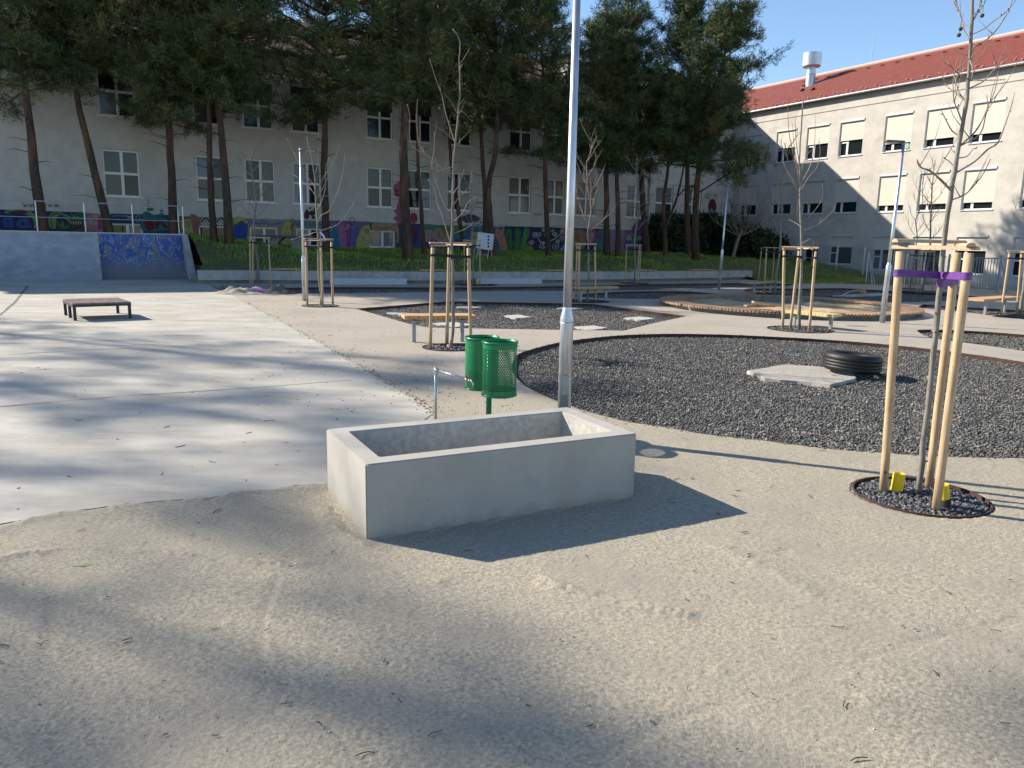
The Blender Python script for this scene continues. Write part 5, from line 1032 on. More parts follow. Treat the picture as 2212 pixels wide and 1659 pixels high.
# ================================================================ SANDPIT
SPt=empty('sandpit',SC,'round sandpit with a ring seat of reddish larch slats','sandpit')
mb=MB(); n=230
for k in range(n):
    a=2*math.pi*(k+.5)/n
    if random.random()<.01: continue
    d=Vector((math.cos(a),math.sin(a),0)); t_=Vector((-d.y,d.x,0)); z=.125+random.uniform(-.003,.003); mb.box(SC+d*(3.03+random.uniform(-.008,.008))+Vector((0,0,z)),(.54,.062,.05),d,t_)
mb.build('ring_seat',M['wood3'],SPt)
mb=MB(); mb.lathe(SC,[(3.13,-.05),(3.13,.098),(2.80,.098),(2.80,-.25)],72); mb.build('concrete_rim',M['concrete_d'],SPt)
mb=MB(); n=40; V=[]
for j in range(n):
    for i in range(n):
        x=(i/(n-1)-.5)*2;y=(j/(n-1)-.5)*2; r=max(abs(x),abs(y)); q=math.hypot(x,y) or 1; s_=r/q*2.81; V.append(SC+Vector((x*s_,y*s_,-.0+.05*math.sin(x*4+1)*math.cos(y*3)+.03*math.sin(x*11)*math.sin(y*9))))
mb.add(V,[(j*n+i,j*n+i+1,(j+1)*n+i+1,(j+1)*n+i) for j in range(n-1) for i in range(n-1)]); mb.build('sand',M['sand'],SPt,True)
def plank(p0,p1,w,t_,m,label):
    d=(Vector(p1)-Vector(p0)); L=d.length; d.normalize(); s_=Vector((-d.y,d.x,0)).normalized(); c=(Vector(p0)+Vector(p1))/2; mb=MB(); mb.box(c,(L,w,t_),d,s_,d.cross(s_),bev=.004); tag(mb.build('timber_plank',m,None,loc=c),label,'plank','loose timber planks on the sandpit rim')
plank(gz(1623,657,.27),gz(1675,650+12,.24),.09,.04,M['wood3'],'loose plank slanting across the left rim of the sandpit')
plank(gz(1626,652,.36),gz(1690,661,.26),.09,.04,M['wood2'],'topmost loose plank crossing another at the left rim of the sandpit')
plank(gz(1610,660.5,.24),gz(1668,659.5,.24),.12,.04,M['wood3'],'short loose plank lying along the left rim, in front of the crossed planks')
plank(gz(1790,677,.24),gz(1825,678,.24),.12,.04,M['wood3'],'short loose plank on the near rim of the sandpit')
# plank with a puck of foam in the far bed
p=gz(1855,627,.05); q=gz(1975,636)
o=bench  # keep name
mb=MB(); a=gz(1812,640,-.02);b=gz(1912,636,-.02); d=(b-a).normalized(); mb.box((a+b)/2+Vector((0,0,.0)),(( b-a).length,.5,.06),d,Vector((-d.y,d.x,0)),bev=.01); tag(mb.build('concrete_plate',M['concrete'],None,loc=(a+b)/2),'flat grey concrete plate in the far gravel behind the sandpit','slab')
a=gz(1863,634,.05); mb=MB(); mb.lathe(a+Vector((0,0,.02)),[(.01,.12),(.1,.11),(.13,.05),(.12,-.02),(.01,-.03)],12); tag(mb.build('sandbag',mat('orange_brown_sack',(.35,.17,.05),(.5,.28,.1),20,.9),None,True,loc=a),'small orange brown lump on the flat concrete plate','sack')
mb=MB(); pts=[gz(1818,640,.0),atd(1835,630,a.y),atd(1850,627,a.y),a+Vector((-.1,0,.1))]; mb.tube(smoothloop(pts,4)[:13],.015,6); tag(mb.build('hose',mat('pale_hose',(.5,.45,.4),None),None,True,loc=a),'pale curved hose arching beside the orange lump','hose')
# ================================================================ FENCE AND GATE
FO=4.1
def fpt(px,py_,o): 
    r=ray(px,py_); P_=C0+N2*o; t=(P_.dot(N2))/(r[0]*N2.x+r[1]*N2.y); return Vector((r[0]*t,r[1]*t,0))
GA=empty('gate',gz(2153,632),'grey metal bar gate with a brace, standing in front of the sunlit wing','gate')
g0=gz(2153,632); g1=gz(2043,624); gd=(g1-g0); gl=gd.length; gd.normalize()
mb=MB(); mb.tube([g0,g0+Vector((0,0,1.46))],.045,8); mb.build('gate_post',M['zinc_d'],GA); mb=MB(); mb.tube([g1,g1+Vector((0,0,1.46))],.045,8); mb.build('gate_post',M['zinc_d'],GA)
for z in(.12,1.34):
    mb=MB(); mb.tube([g0+gd*.08+Vector((0,0,z)),g1-gd*.08+Vector((0,0,z))],.022,6); mb.build('rail',M['zinc_d'],GA)
for k in range(17):
    mb=MB(); p=g0+gd*(.15+(gl-.3)*k/16); mb.tube([p+Vector((0,0,.12)),p+Vector((0,0,1.34))],.017,5); mb.build('bar',M['zinc_d'],GA)
mb=MB(); mb.tube([g0+Vector((0,0,1.3)),gz(2176,634)],.022,6); mb.build('brace',M['zinc_d'],GA)
def chain(pts,hgt,label,loc,tops=None,cell=.09):
    E_=empty('chain_link_fence',loc,label,'fence'); mb=MB()
    for i in range(len(pts)-1):
        a,b=pts[i],pts[i+1]; L=(Vector((b.x-a.x,b.y-a.y,0))).length; d=(b-a)/L; n_=int(L/cell)
        k=-int(hgt/cell)
        while k*cell<L:
            for s_ in(1,-1):
                x0=k*cell if s_>0 else k*cell+hgt; x1=x0+s_*hgt
                pa,pb_=(x0,0),(x1,hgt)
                lo_,hi_=0.,1.
                def cl(t0,t1,v0,v1):
                    return None
                ts=[0,1]
                dx0=x1-x0
                ta=(0-x0)/dx0; tb=(L-x0)/dx0; t0=max(0,min(ta,tb)); t1=min(1,max(ta,tb))
                if t1-t0<.02: continue
                P0=a+d*(x0+dx0*t0)+Vector((0,0,.03+hgt*t0)); P1_=a+d*(x0+dx0*t1)+Vector((0,0,.03+hgt*t1)); mb.tube([P0,P1_],.0035,3,cap=False)
            k+=1
    mb.build('wire_mesh',M['zinc_d'],E_)
    for i,p in enumerate(pts):
        m2=MB(); m2.tube([p,p+Vector((0,0,hgt+.08))],.026,7); m2.build('post',M['zinc'],E_)
    return E_
f1=gz(1870,613); chain([g1,g1.lerp(f1,.5),f1],1.35,'chain link fence running left from the bar gate across the path edge',f1)
mb=MB(); mb.tube([f1+Vector((0,0,1.4)),gz(1890,616)],.02,6); mb.tube([f1+Vector((.02,0,1.4)),gz(1884,616)+Vector((0,0,0))],.016,6); tag(mb.build('fence_brace',M['zinc'],None,loc=f1),'pair of slanting metal braces at the end post of the wire fence','brace')
q=[]
for x,yt in((1757,524),(1811,530),(1869,535.5),(1932,543)):
    P_=onp(x,yt,C0+N2*1.2,N2); q.append(P_)
zt_=sum(p.z for p in q)/4
qq=[Vector((p.x,p.y,max(0,p.z-1.5))) for p in q]; qq.append(Vector((qq[-1].x+(qq[-1].x-qq[-2].x),qq[-1].y+(qq[-1].y-qq[-2].y),max(0,qq[-1].z-.1))))
chain(qq,1.45,'chain link fence close to the beige wing where the lawn slopes down',qq[0])
# ================================================================ TREES
def tubecurve(mb,pts,r0,r1,n=6,jit=0.):
    k=len(pts); mb.tube([p+Vector((random.uniform(-jit,jit),random.uniform(-jit,jit),random.uniform(-jit,jit)*.3)) if 0<i<k-1 else p for i,p in enumerate(pts)],[r0+(r1-r0)*i/(k-1) for i in range(k)],n)
def twiggy(mb,start,dirv,L,r,depth,rs,up=.25):
    """a young branch with side shoots"""
    p=Vector(start); d=Vector(dirv).normalized(); pts=[p.copy()]; n_=6
    for i in range(n_):
        d=(d+Vector((rs.uniform(-.12,.12),rs.uniform(-.12,.12),rs.uniform(0,.12)+up*.3))).normalized(); p=p+d*L/n_; pts.append(p.copy())
    tubecurve(mb,pts,r,r*.3,5 if depth else 6)
    if depth>0:
        for k in range(rs.choice([2,3,4])):
            i=rs.randint(1,n_-1); dd=(pts[i+1]-pts[i]).normalized(); s_=Vector((rs.uniform(-1,1),rs.uniform(-1,1),rs.uniform(.0,.6))).normalized()
            twiggy(mb,pts[i],dd*.75+s_*.6,L*rs.uniform(.35,.6),r*.5,depth-1,rs,up)
def staked(key,base,fr_h,stk,trunk,traced,label_t,label_s,trunk_r,tree_h=4.2,seed=1,cross=True,strap='black',balls=(),auto=10,stub=False,pit=True,br_z=1.7,stake_r=.027,spread=1.,yellow=None):
    rs=random.Random(seed); base=Vector(base)
    TE=empty('young_tree',base,label_t,'tree','young bare trees held by timber stakes')
    tp=[Vector(p) for p in trunk] if trunk else [base+Vector((rs.uniform(-.03,.03)*k,rs.uniform(-.03,.03)*k,tree_h*k/7)) for k in range(8)]
    tp[0]=tp[0]-Vector((0,0,.05)); mb=MB(); n_=len(tp)
    q=[]
    for i in range(n_-1):
        for k in range(3): q.append(tp[i].lerp(tp[i+1],k/3)+Vector((rs.uniform(-1,1),rs.uniform(-1,1),0))*trunk_r*.18*(0 if i+k==0 else 1))
    q.append(tp[-1]); zt_=tp[-1].z
    mb.tube(q,[max(trunk_r*(1-.72*max(0,p.z)/max(zt_,1)),.006)*(1+.12*rs.uniform(-1,1)) for p in q],12); 
    if stub:
        for k in range(9):
            p=q[rs.randint(2,len(q)//2)]; a=rs.uniform(0,6.28); d=Vector((math.cos(a),math.sin(a),.5)); mb.tube([p,p+d*trunk_r*1.6],[trunk_r*.35,trunk_r*.25],6)
    mb.build('trunk',M['plane'],TE,True)
    mb=MB()
    for tr_ in traced:
        Y0=base.y; dY=rs.uniform(-.35,.35)*spread; m_=len(tr_); pts=[atd(x,y,Y0+dY*(i/(m_-1))**.8) for i,(x,y) in enumerate(tr_)]
        # root the branch on the trunk
        z0=pts[0].z; near=min(q,key=lambda p:abs(p.z-z0)); pts[0]=Vector((near.x,near.y,z0)) if (near-pts[0]).length<.35 else pts[0]
        r0=trunk_r*.34; L=sum((pts[i+1]-pts[i]).length for i in range(m_-1)); q2=smoothcurve(pts); tubecurve(mb,q2,min(r0,.003+L*.0048),.0017+base.y*.00010,6)
        for p in q2[2:-1:2]:
            if rs.random()<.5: mb.tube([p,p+Vector((rs.uniform(-1,1),rs.uniform(-1,1),rs.uniform(0,1)))*.014],[.004,.0025],4)
            if rs.random()<.22: twiggy(mb,p,Vector((rs.uniform(-1,1),rs.uniform(-1,1),1)),rs.uniform(.12,.3),.0032,0,rs)
    for k in range(auto):
        z=br_z+(zt_-br_z)*(k+.5)/auto*.92; near=min(q,key=lambda p:abs(p.z-z)); a=k*2.4+rs.uniform(-.4,.4); L=rs.uniform(.7,1.3)*(1-.45*(z-br_z)/max(.1,zt_-br_z))*spread
        twiggy(mb,near,Vector((math.cos(a),math.sin(a),rs.uniform(.5,1.1))),L,trunk_r*.36,1,rs)
    if mb.v: mb.build('branches',M['twig'],TE,True)
    for x,y in balls:
        p=atd(x,y,base.y+rs.uniform(-.1,.1)); mb=MB(); mb.lathe(p,[(.001,-.013),(.009,-.009),(.013,0),(.009,.009),(.001,.013)],10); mb.tube([p+Vector((0,0,.015)),p+Vector((.005,0,.09))],.0012,3); mb.build('seed_ball',M['seed'],TE,True)
    # stakes
    SE=empty('tree_stakes',base,label_s,'tree stakes','timber stake frames around the young trees'); tops=[]
    for (bx_,by_,tx,ty) in stk:
        b=gz(bx_,by_); t_=atd(tx,ty,b.y+0.0) ; t_.z=fr_h; mb=MB(); k=7; pts=[b.lerp(t_,i/(k-1))+Vector((rs.uniform(-1,1),rs.uniform(-1,1),0))*.0015 for i in range(k)]; pts[0].z=-.04; mb.tube(pts,[stake_r*(1+rs.uniform(-.03,.03)) for _ in pts],14); mb.build('stake',M['wood'],SE,True); tops.append(t_)
    m_=len(tops)
    for i in range(m_):
        a,b=tops[i],tops[(i+1)%m_]; d=(b-a).normalized(); mb=MB(); z=.028+.020*i if m_==3 else .03
        hl=MB(); ex_=.05; P0=a-d*ex_+Vector((0,0,z-.012)); P1_=b+d*ex_+Vector((0,0,z-.012)); s_=Vector((-d.y,d.x,0)); prof=[s_*stake_r*math.cos(math.pi*j/8)+Vector((0,0,1))*stake_r*.9*math.sin(math.pi*j/8) for j in range(9)]
        hl.add([P0+v for v in prof]+[P1_+v for v in prof],[(j,j+1,9+j+1,9+j) for j in range(8)]+[tuple(range(8,-1,-1)),tuple(range(9,18)),(0,9,17,8)]); hl.build('crossbar',M['wood'],SE,False)
        if m_==2: break
    mt=M['purple'] if strap=='purple' else M['strapb']; zs=fr_h-(.135 if strap=='purple' else .11); w=.022 if strap=='purple' else .018
    tz=min(q,key=lambda p:abs(p.z-zs))
    for i,a in enumerate(tops):
        z=zs+(0,.0,-.05)[i%3]*(1 if strap=='purple' else .3); A1=Vector((a.x,a.y,z))
        bq_=gz(stk[i][0],stk[i][1]); f_=z/fr_h; A1=Vector((bq_.x+(a.x-bq_.x)*f_,bq_.y+(a.y-bq_.y)*f_,z)); B1=Vector((tz.x,tz.y,z-.01)); d=(B1-A1); d.z=0; d.normalize(); s_=Vector((-d.y,d.x,0)); mb=MB()
        loop=[]; R1=stake_r+.004; R2=trunk_r*.75+.005
        for j in range(9): an=math.pi/2+math.pi*j/8; loop.append(A1+d*math.cos(an)*R1+s_*math.sin(an)*R1)
        for j in range(9): an=-math.pi/2+math.pi*j/8; loop.append(B1+d*math.cos(an)*R2+s_*math.sin(an)*R2)
        up_=Vector((0,0,w)); o1=[p+(p-(A1+B1)/2).normalized()*.002 for p in loop]; mb.strip([p-up_ for p in loop],[p+up_ for p in loop],closed=True); mb.strip([p+up_ for p in o1],[p-up_ for p in o1],closed=True); mb.strip([p+up_ for p in loop],[p+up_ for p in o1],closed=True); mb.build('strap',mt,SE,False)
    # pit with steel ring and basalt chips
    if key in PIT:
        x,y,r=PIT[key]; c=gz(x,y); far=c.y>9
        PE=empty('tree_pit',c,'round pit of dark stone chips, '+label_t.split(', ')[-1].replace('just in front of','before'),'tree pit','stone chip pits around the young trees')
        mb=MB(); mb.lathe(c,[(r-.004,-.08),(r-.004,.014),(r+.006,.014),(r+.006,-.003)],48); mb.build('steel_ring',M['steel_edge'],PE)
        n_=5200 if not far else (1600 if c.y<20 else 500); rr_=np.sqrt(rng.uniform(0,1,n_))*(r-.02); aa=rng.uniform(0,6.283,n_); sz=(.007+.013*rng.uniform(0,1,n_)**1.5)*(1 if not far else 1.5)
        X=c.x+rr_*np.cos(aa); Y=c.y+rr_*np.sin(aa); dz=np.array([min((Vector((xx-gz(s_[0],s_[1]).x,yy-gz(s_[0],s_[1]).y,0)).length for s_ in stk),default=1) for xx,yy in zip(X[:1],Y[:1])])
        V,Fc=stones(X,Y,-.028+rng.uniform(0,.022,n_)+.014*np.cos(rr_/r*1.4),sz,.8,True); ob=npmesh('stone_chips',V,Fc,M['stone_d'],PE); ob['kind']='stuff'
    return TE
def smoothcurve(pts):
    if len(pts)<3: return [pts[0].lerp(pts[-1],k/4) for k in range(5)]
    e=[2*pts[0]-pts[1]]+pts+[2*pts[-1]-pts[-2]]; out=[]
    for i in range(1,len(e)-2):
        for k in range(3):
            t=k/3; p0,p1,p2,p3=e[i-1:i+3]; out.append(.5*((2*p1)+(-p0+p2)*t+(2*p0-5*p1+4*p2-p3)*t*t+(-p0+3*p1-3*p2+p3)*t**3))
    out.append(e[-2]); return out
M['seed']=mat('brown_seed_ball',(.07,.045,.025),(.15,.10,.05),60,.95,1.,80)
b=gz(1985,1062); Y=b.y
tr=[b]+[atd(x,y,Y) for x,y in((1995,960),(2007,850),(2017,760),(2028,640),(2040,520),(2052,430),(2066,340),(2080,270),(2088,215),(2094,130),(2100,40),(2105,-60),(2110,-200),(2113,-350))]
C4=lambda *L:[c4(*p) for p in L]; C8=lambda *L:[c8(*p) for p in L]; C6=lambda *L:[c6(*p) for p in L]; C2=lambda *L:[c2(*p) for p in L]
t1=[C4((1750,350),(1700,280),(1680,200),(1655,110),(1605,20),(1590,-60)),C4((1745,245),(1700,215),(1665,150),(1640,60),(1625,0),(1615,-60)),C4((1775,210),(1800,130),(1850,60),(1895,-20)),C4((1785,300),(1870,245),(1950,180),(2050,110),(2120,30),(2150,-20)),
C4((1760,470),(1790,400),(1880,350),(1970,260),(2040,160),(2080,90),(2100,30),(2130,-30)),C4((1725,485),(1640,450),(1580,405)),C4((1718,685),(1640,630),(1580,575),(1520,538)),C4((1755,770),(1850,710),(1930,630),(2010,560),(2085,490)),C4((1722,885),(1640,820),(1570,765),(1535,730),(1520,680)),
C4((1722,885),(1650,800),(1620,700),(1610,600)),C4((1700,1070),(1650,980),(1610,880),(1600,800)),C4((1695,1270),(1780,1150),(1850,1040),(1900,920),(1960,780),(1990,640)),C4((1695,1270),(1830,1160),(1880,1000),(1900,930),(1890,820)),C4((1640,1500),(1780,1400),(1900,1290),(1985,1235),(2050,1070),(2100,920),(2130,800)),
C4((1665,1180),(1590,1130),(1540,1040),(1500,960)),C4((1650,1450),(1600,1430),(1560,1390),(1510,1360)),C4((1580,1650),(1480,1550),(1400,1470),(1330,1450),(1285,1375)),C8((1615,350),(1700,300),(1790,210),(1860,120),(1925,-10)),C4((1990,700),(2010,690),(2050,680)),C4((1790,150),(1830,60),(1850,-30)),C4((1755,520),(1770,600),(1760,680)),C8((1580,262),(1500,170),(1400,100),(1310,60),(1285,0)),C4((1690,1370),(1720,1350),(1770,1290),(1800,1285)),C4((1640,1340),(1600,1310),(1575,1280))]
staked('T1',b,1.59,[(1908,1062,1945,541),(2022,1101,2094,541),(2006,1052,2066,555)],tr,t1,'young bare plane tree, nearest the camera, with purple straps','three thick timber stakes with purple straps, nearest the camera',.0215,seed=3,strap='purple',balls=[c4(1665,250),c4(1650,303),c4(1850,135)],auto=0,stub=True,stake_r=.0262,spread=1.)
# yellow drain pipes of the near pit
def drain(px,py,top,label,lean,black=False,r=.026):
    b=gz(px,py); t_=atd(*top,b.y); E_=empty('drain_pipe',b,label,'pipe','yellow irrigation pipes in the tree pits'); d=(t_-b); L=d.length; d.normalize(); prof=[]
    k=int(L/.007)
    for i in range(k): prof+=[(r,L*i/k),(r*1.07,L*(i+.35)/k),(r*1.07,L*(i+.6)/k),(r,L*(i+.95)/k)]
    st_=int(len(prof)*.35) if black else 0
    prof+=[(r*.92,L*.995),(r*.92,L*.8),(.001,L*.8)]
    mb=MB(); mb.lathe(b,prof[st_:],24,ax=d); mb.build('corrugated_pipe',M['yellow'],E_,False)
    if black: mb=MB(); mb.lathe(b,[(r*1.25,-.02),(r*1.22,L*.36),(r*1.,L*.36)],24,ax=d); mb.build('black_sleeve',M['strapb'],E_,True)
drain(1936,1062,(1943,1022),'open yellow corrugated pipe leaning in the near tree pit, left of the trunk',0,r=.036); drain(2040,1094,(2038,1046),'yellow corrugated pipe with a black sleeve in the near tree pit, right of the trunk',0,True,.03)
b=gz(970,753); Y=b.y
tr=[b]+[atd(*p,Y) for p in C6((1703,1500),(1700,1200),(1705,1000),(1692,800),(1698,500),(1702,280),(1705,60))]+[atd(*p,Y) for p in C2((1710,1350),(1722,1250),(1745,1000),(1765,800),(1760,650),(1757,500),(1768,370),(1735,290),(1700,250))]
t2=[C6((1690,740),(1650,620),(1600,450),(1570,380),(1540,250),(1485,165)),C6((1695,480),(1620,370),(1590,290),(1540,130),(1520,0)),C6((1702,540),(1790,450),(1830,370),(1910,310)),C6((1702,400),(1750,330),(1800,280),(1860,200),(1865,100)),C6((1700,640),(1820,590),(1885,525)),C6((1702,300),(1760,200),(1800,80)),
C2((1722,1240),(1690,1140),(1640,980),(1600,800),(1560,700),(1500,510)),C2((1745,1000),(1700,900),(1620,800)),C2((1745,1260),(1850,1130)),C2((1725,1230),(1640,1150),(1540,1080)),C2((1700,1510),(1600,1450),(1530,1400),(1440,1300),(1400,1200),(1390,1000),(1395,860)),C2((1560,1440),(1520,1480),(1540,1300),(1540,1130)),C2((1690,1550),(1500,1350),(1340,1250),(1330,1000),(1305,900)),C2((1765,560),(1830,450),(1845,410)),C2((1760,920),(1800,850)),C2((1765,600),(1785,550)),C6((1690,100),(1600,70),(1530,20),(1430,0)),C6((1680,560),(1600,440),(1560,440)),C2((1750,1000),(1780,960),(1870,1050))]
staked('T2',b,1.49,[(929,753,935,535),(965,744,971,538),(1017,750,1012,537)],tr,t2,'young bare plane tree, between the wooden bench and the green bins','pale timber stake frame, directly left of the green bins',.026,seed=5,balls=C2((1775,690),(1775,725),(1782,770),(1620,1010),(1632,1058),(1675,1050),(1683,1105),(1847,1222),(1790,970)),auto=0,spread=1.5)
drain(972,750,(971,744),'short yellow pipe end among the dark chips left of the green bins',0,r=.04)
b=gz(692,661); Y=b.y
tr=[b]+[atd(*p,Y) for p in C6((570,1180),(552,1080),(540,900),(537,700),(530,550),(520,400),(515,320),(512,180),(495,60),(480,-30),(440,-200))]
t3=[C6((515,320),(450,200),(400,100),(340,-30),(270,-190)),C6((520,330),(560,200),(640,60),(700,-50),(720,-130)),C6((535,550),(560,480),(640,430),(720,230),(760,60),(765,-50)),C6((540,620),(700,560),(800,450),(870,315)),C6((530,330),(600,310),(650,320),(720,290),(715,230)),C6((515,300),(470,250),(400,180),(330,130)),C6((518,330),(500,220),(430,120),(320,-80)),C6((525,430),(560,380),(600,240),(600,100),(630,-30)),C6((540,620),(430,650),(300,690)),C6((530,350),(570,260),(620,150),(690,20)),C6((500,130),(530,50),(540,-120))]
staked('T3',b,1.50,[(664,661,661,524),(697,662,693,526),(719,659,716,523)],tr,t3,'young bare tree, beside the slim lamp post on the left','timber stake frame, right beside the slim lamp post on the left',.033,seed=6,auto=0,spread=2)
p=atd(695,510,Y); mb=MB(); mb.strip([p+Vector((-.06,0,.08)),p+Vector((.02,.01,-.0)),p+Vector((.05,0,-.12))],[p+Vector((-.02,0,.10)),p+Vector((.06,.01,.02)),p+Vector((.09,0,-.10))]); tag(mb.build('ribbon',mat('pale_blue_ribbon',(.35,.5,.8),None),None,loc=p),'pale blue ribbon fluttering on the trunk of the young tree by the slim lamp post','ribbon')
b=gz(1728,712); Y=b.y
tr=[b]+[atd(*p,Y) for p in C8((268,1250),(290,1000),(292,800),(290,600),(280,450),(276,300),(285,200))]+[atd(*p,Y) for p in C4((285,1560),(270,1400),(285,1150),(300,950),(305,820))]
t6=[C8((290,565),(250,480),(265,350),(280,280)),C8((295,575),(240,545),(180,515)),C8((295,565),(400,440),(470,330),(470,205)),C8((295,610),(430,560),(560,440),(590,370)),C8((295,625),(370,590),(450,540),(465,500)),C8((290,720),(330,700),(368,675)),C8((280,290),(220,210),(170,130),(130,0)),C8((280,280),(350,150),(420,70),(450,-60),(440,-190)),C4((285,1640),(150,1450),(130,1350)),C4((283,1600),(230,1300),(210,1060)),C4((285,1560),(190,1200),(170,920)),C4((285,1580),(380,1400),(405,1200),(408,980)),C4((280,1500),(330,1350),(450,1220)),C4((275,1450),(240,1200),(240,1000)),C8((285,200),(330,130),(385,-20)),C8((285,240),(250,100),(215,-20))]
staked('T6',b,1.54,[(1691,711,1694,543),(1707,708,1726,546),(1748,715,1762,544)],tr,t6,'young bare tree, in front of the sandpit rim','timber stake frame, in front of the near rim of the sandpit',.035,seed=8,auto=0,spread=2)
staked('T4',gz(1268,651),1.52,[(1243,650.5,1247,532),(1249,651,1252,533),(1287,651,1285,533)],None,[],'thin bare tree, beside the bench right of the close lamp post','timber stake frame, round the thin tree right of the close lamp post',.035,tree_h=4.4,seed=11,auto=13,br_z=1.9)
staked('T5',gz(1370,612.3),1.5,[(1350,611,1354,532),(1376,612.5,1381,532),(1381,611,1384,533)],None,[],'thin bare tree, just in front of the retaining wall and the winged green mural figure','timber stake frame, in front of the wall below the winged green figure',.04,tree_h=5.0,seed=12,auto=14,br_z=2)
staked('T7',gz(558,613),1.5,[(541,614,540,515),(546,614,546,513),(585,614,580,514)],None,[],'thin bare tree, in front of the blue table tennis table','timber stake frame, in front of the blue table tennis table',.04,tree_h=4.6,seed=13,auto=12,br_z=2)
staked('T8',gz(1022,615),1.55,[(1003,614,1003,525),(1010,614,1011,526),(1037,615,1036,525)],None,[],'thin bare tree, beside the white cabinet on the lawn','timber stake frame, beside the white cabinet near the wall',.03,tree_h=3.,seed=14,auto=6,br_z=1.9)
staked('T9',gz(1672,636),1.55,[(1638,606,1645,537),(1650,635,1656,538),(1688,636,1694,536),(1668,606,1673,537)],None,[],'thin bare tree, at the shaded bench behind the sandpit','timber stake frame, at the shaded bench behind the sandpit',.045,tree_h=5.0,seed=15,auto=14,br_z=1.9)
staked('T12',gz(2203,683),1.56,[(2162,683,2181,545),(2196,680,2207,546),(2230,685,2238,545)],None,[],'thin bare tree, at the right edge beside the striped bench','timber stake frame, at the right edge beside the striped bench',.045,tree_h=4.6,seed=16,auto=12,br_z=2)
staked('T10',gz(1966,624),1.5,[(1962,621,1968,548),(1974,621,1975,548)],None,[],'thin bare tree, upright behind the near stakes','pair of timber stakes, behind the near tree on the left side',.03,tree_h=4.9,seed=17,auto=14,br_z=1.9)
b=gz(1991,630)
staked('T11',b,1.5,[(1981,632,1984,548),(1989,631,1987,548),(2014,631,2018,547)],[b,atd(2000,590,b.y),atd(2009,548,b.y),atd(2010,500,b.y),atd(2012,440,b.y),atd(2016,380,b.y),atd(2020,345,b.y)],[],'thin bare tree, leaning inside its stakes behind the near tree','timber stake frame, round the leaning thin tree behind the near stakes',.045,seed=18,auto=12,br_z=2)
# bare shrub-like tree by the hedge
b=PB['shrub'].copy(); Y=b.y; SB=empty('bare_tree',b,'small bare crooked tree in front of the dark ivy hedge','tree'); rs=random.Random(4)
tp=[b-Vector((0,0,.05))]+[atd(x,y,Y) for x,y in((1590,530),(1597,510),(1603,496),(1606,486))]; mb=MB(); mb.tube(smoothcurve(tp),[.11-.05*i/12 for i in range(len(smoothcurve(tp)))],9); mb.build('trunk',M['plane'],SB,True)
mb=MB()
for k in range(26): a=k*2.4; i=rs.randint(2,4); twiggy(mb,tp[i],Vector((math.cos(a),math.sin(a)*.8,rs.uniform(.1,.9))),rs.uniform(1.2,2.4),.035,2,rs,.1)
mb.build('branches',M['plane'],SB,True)
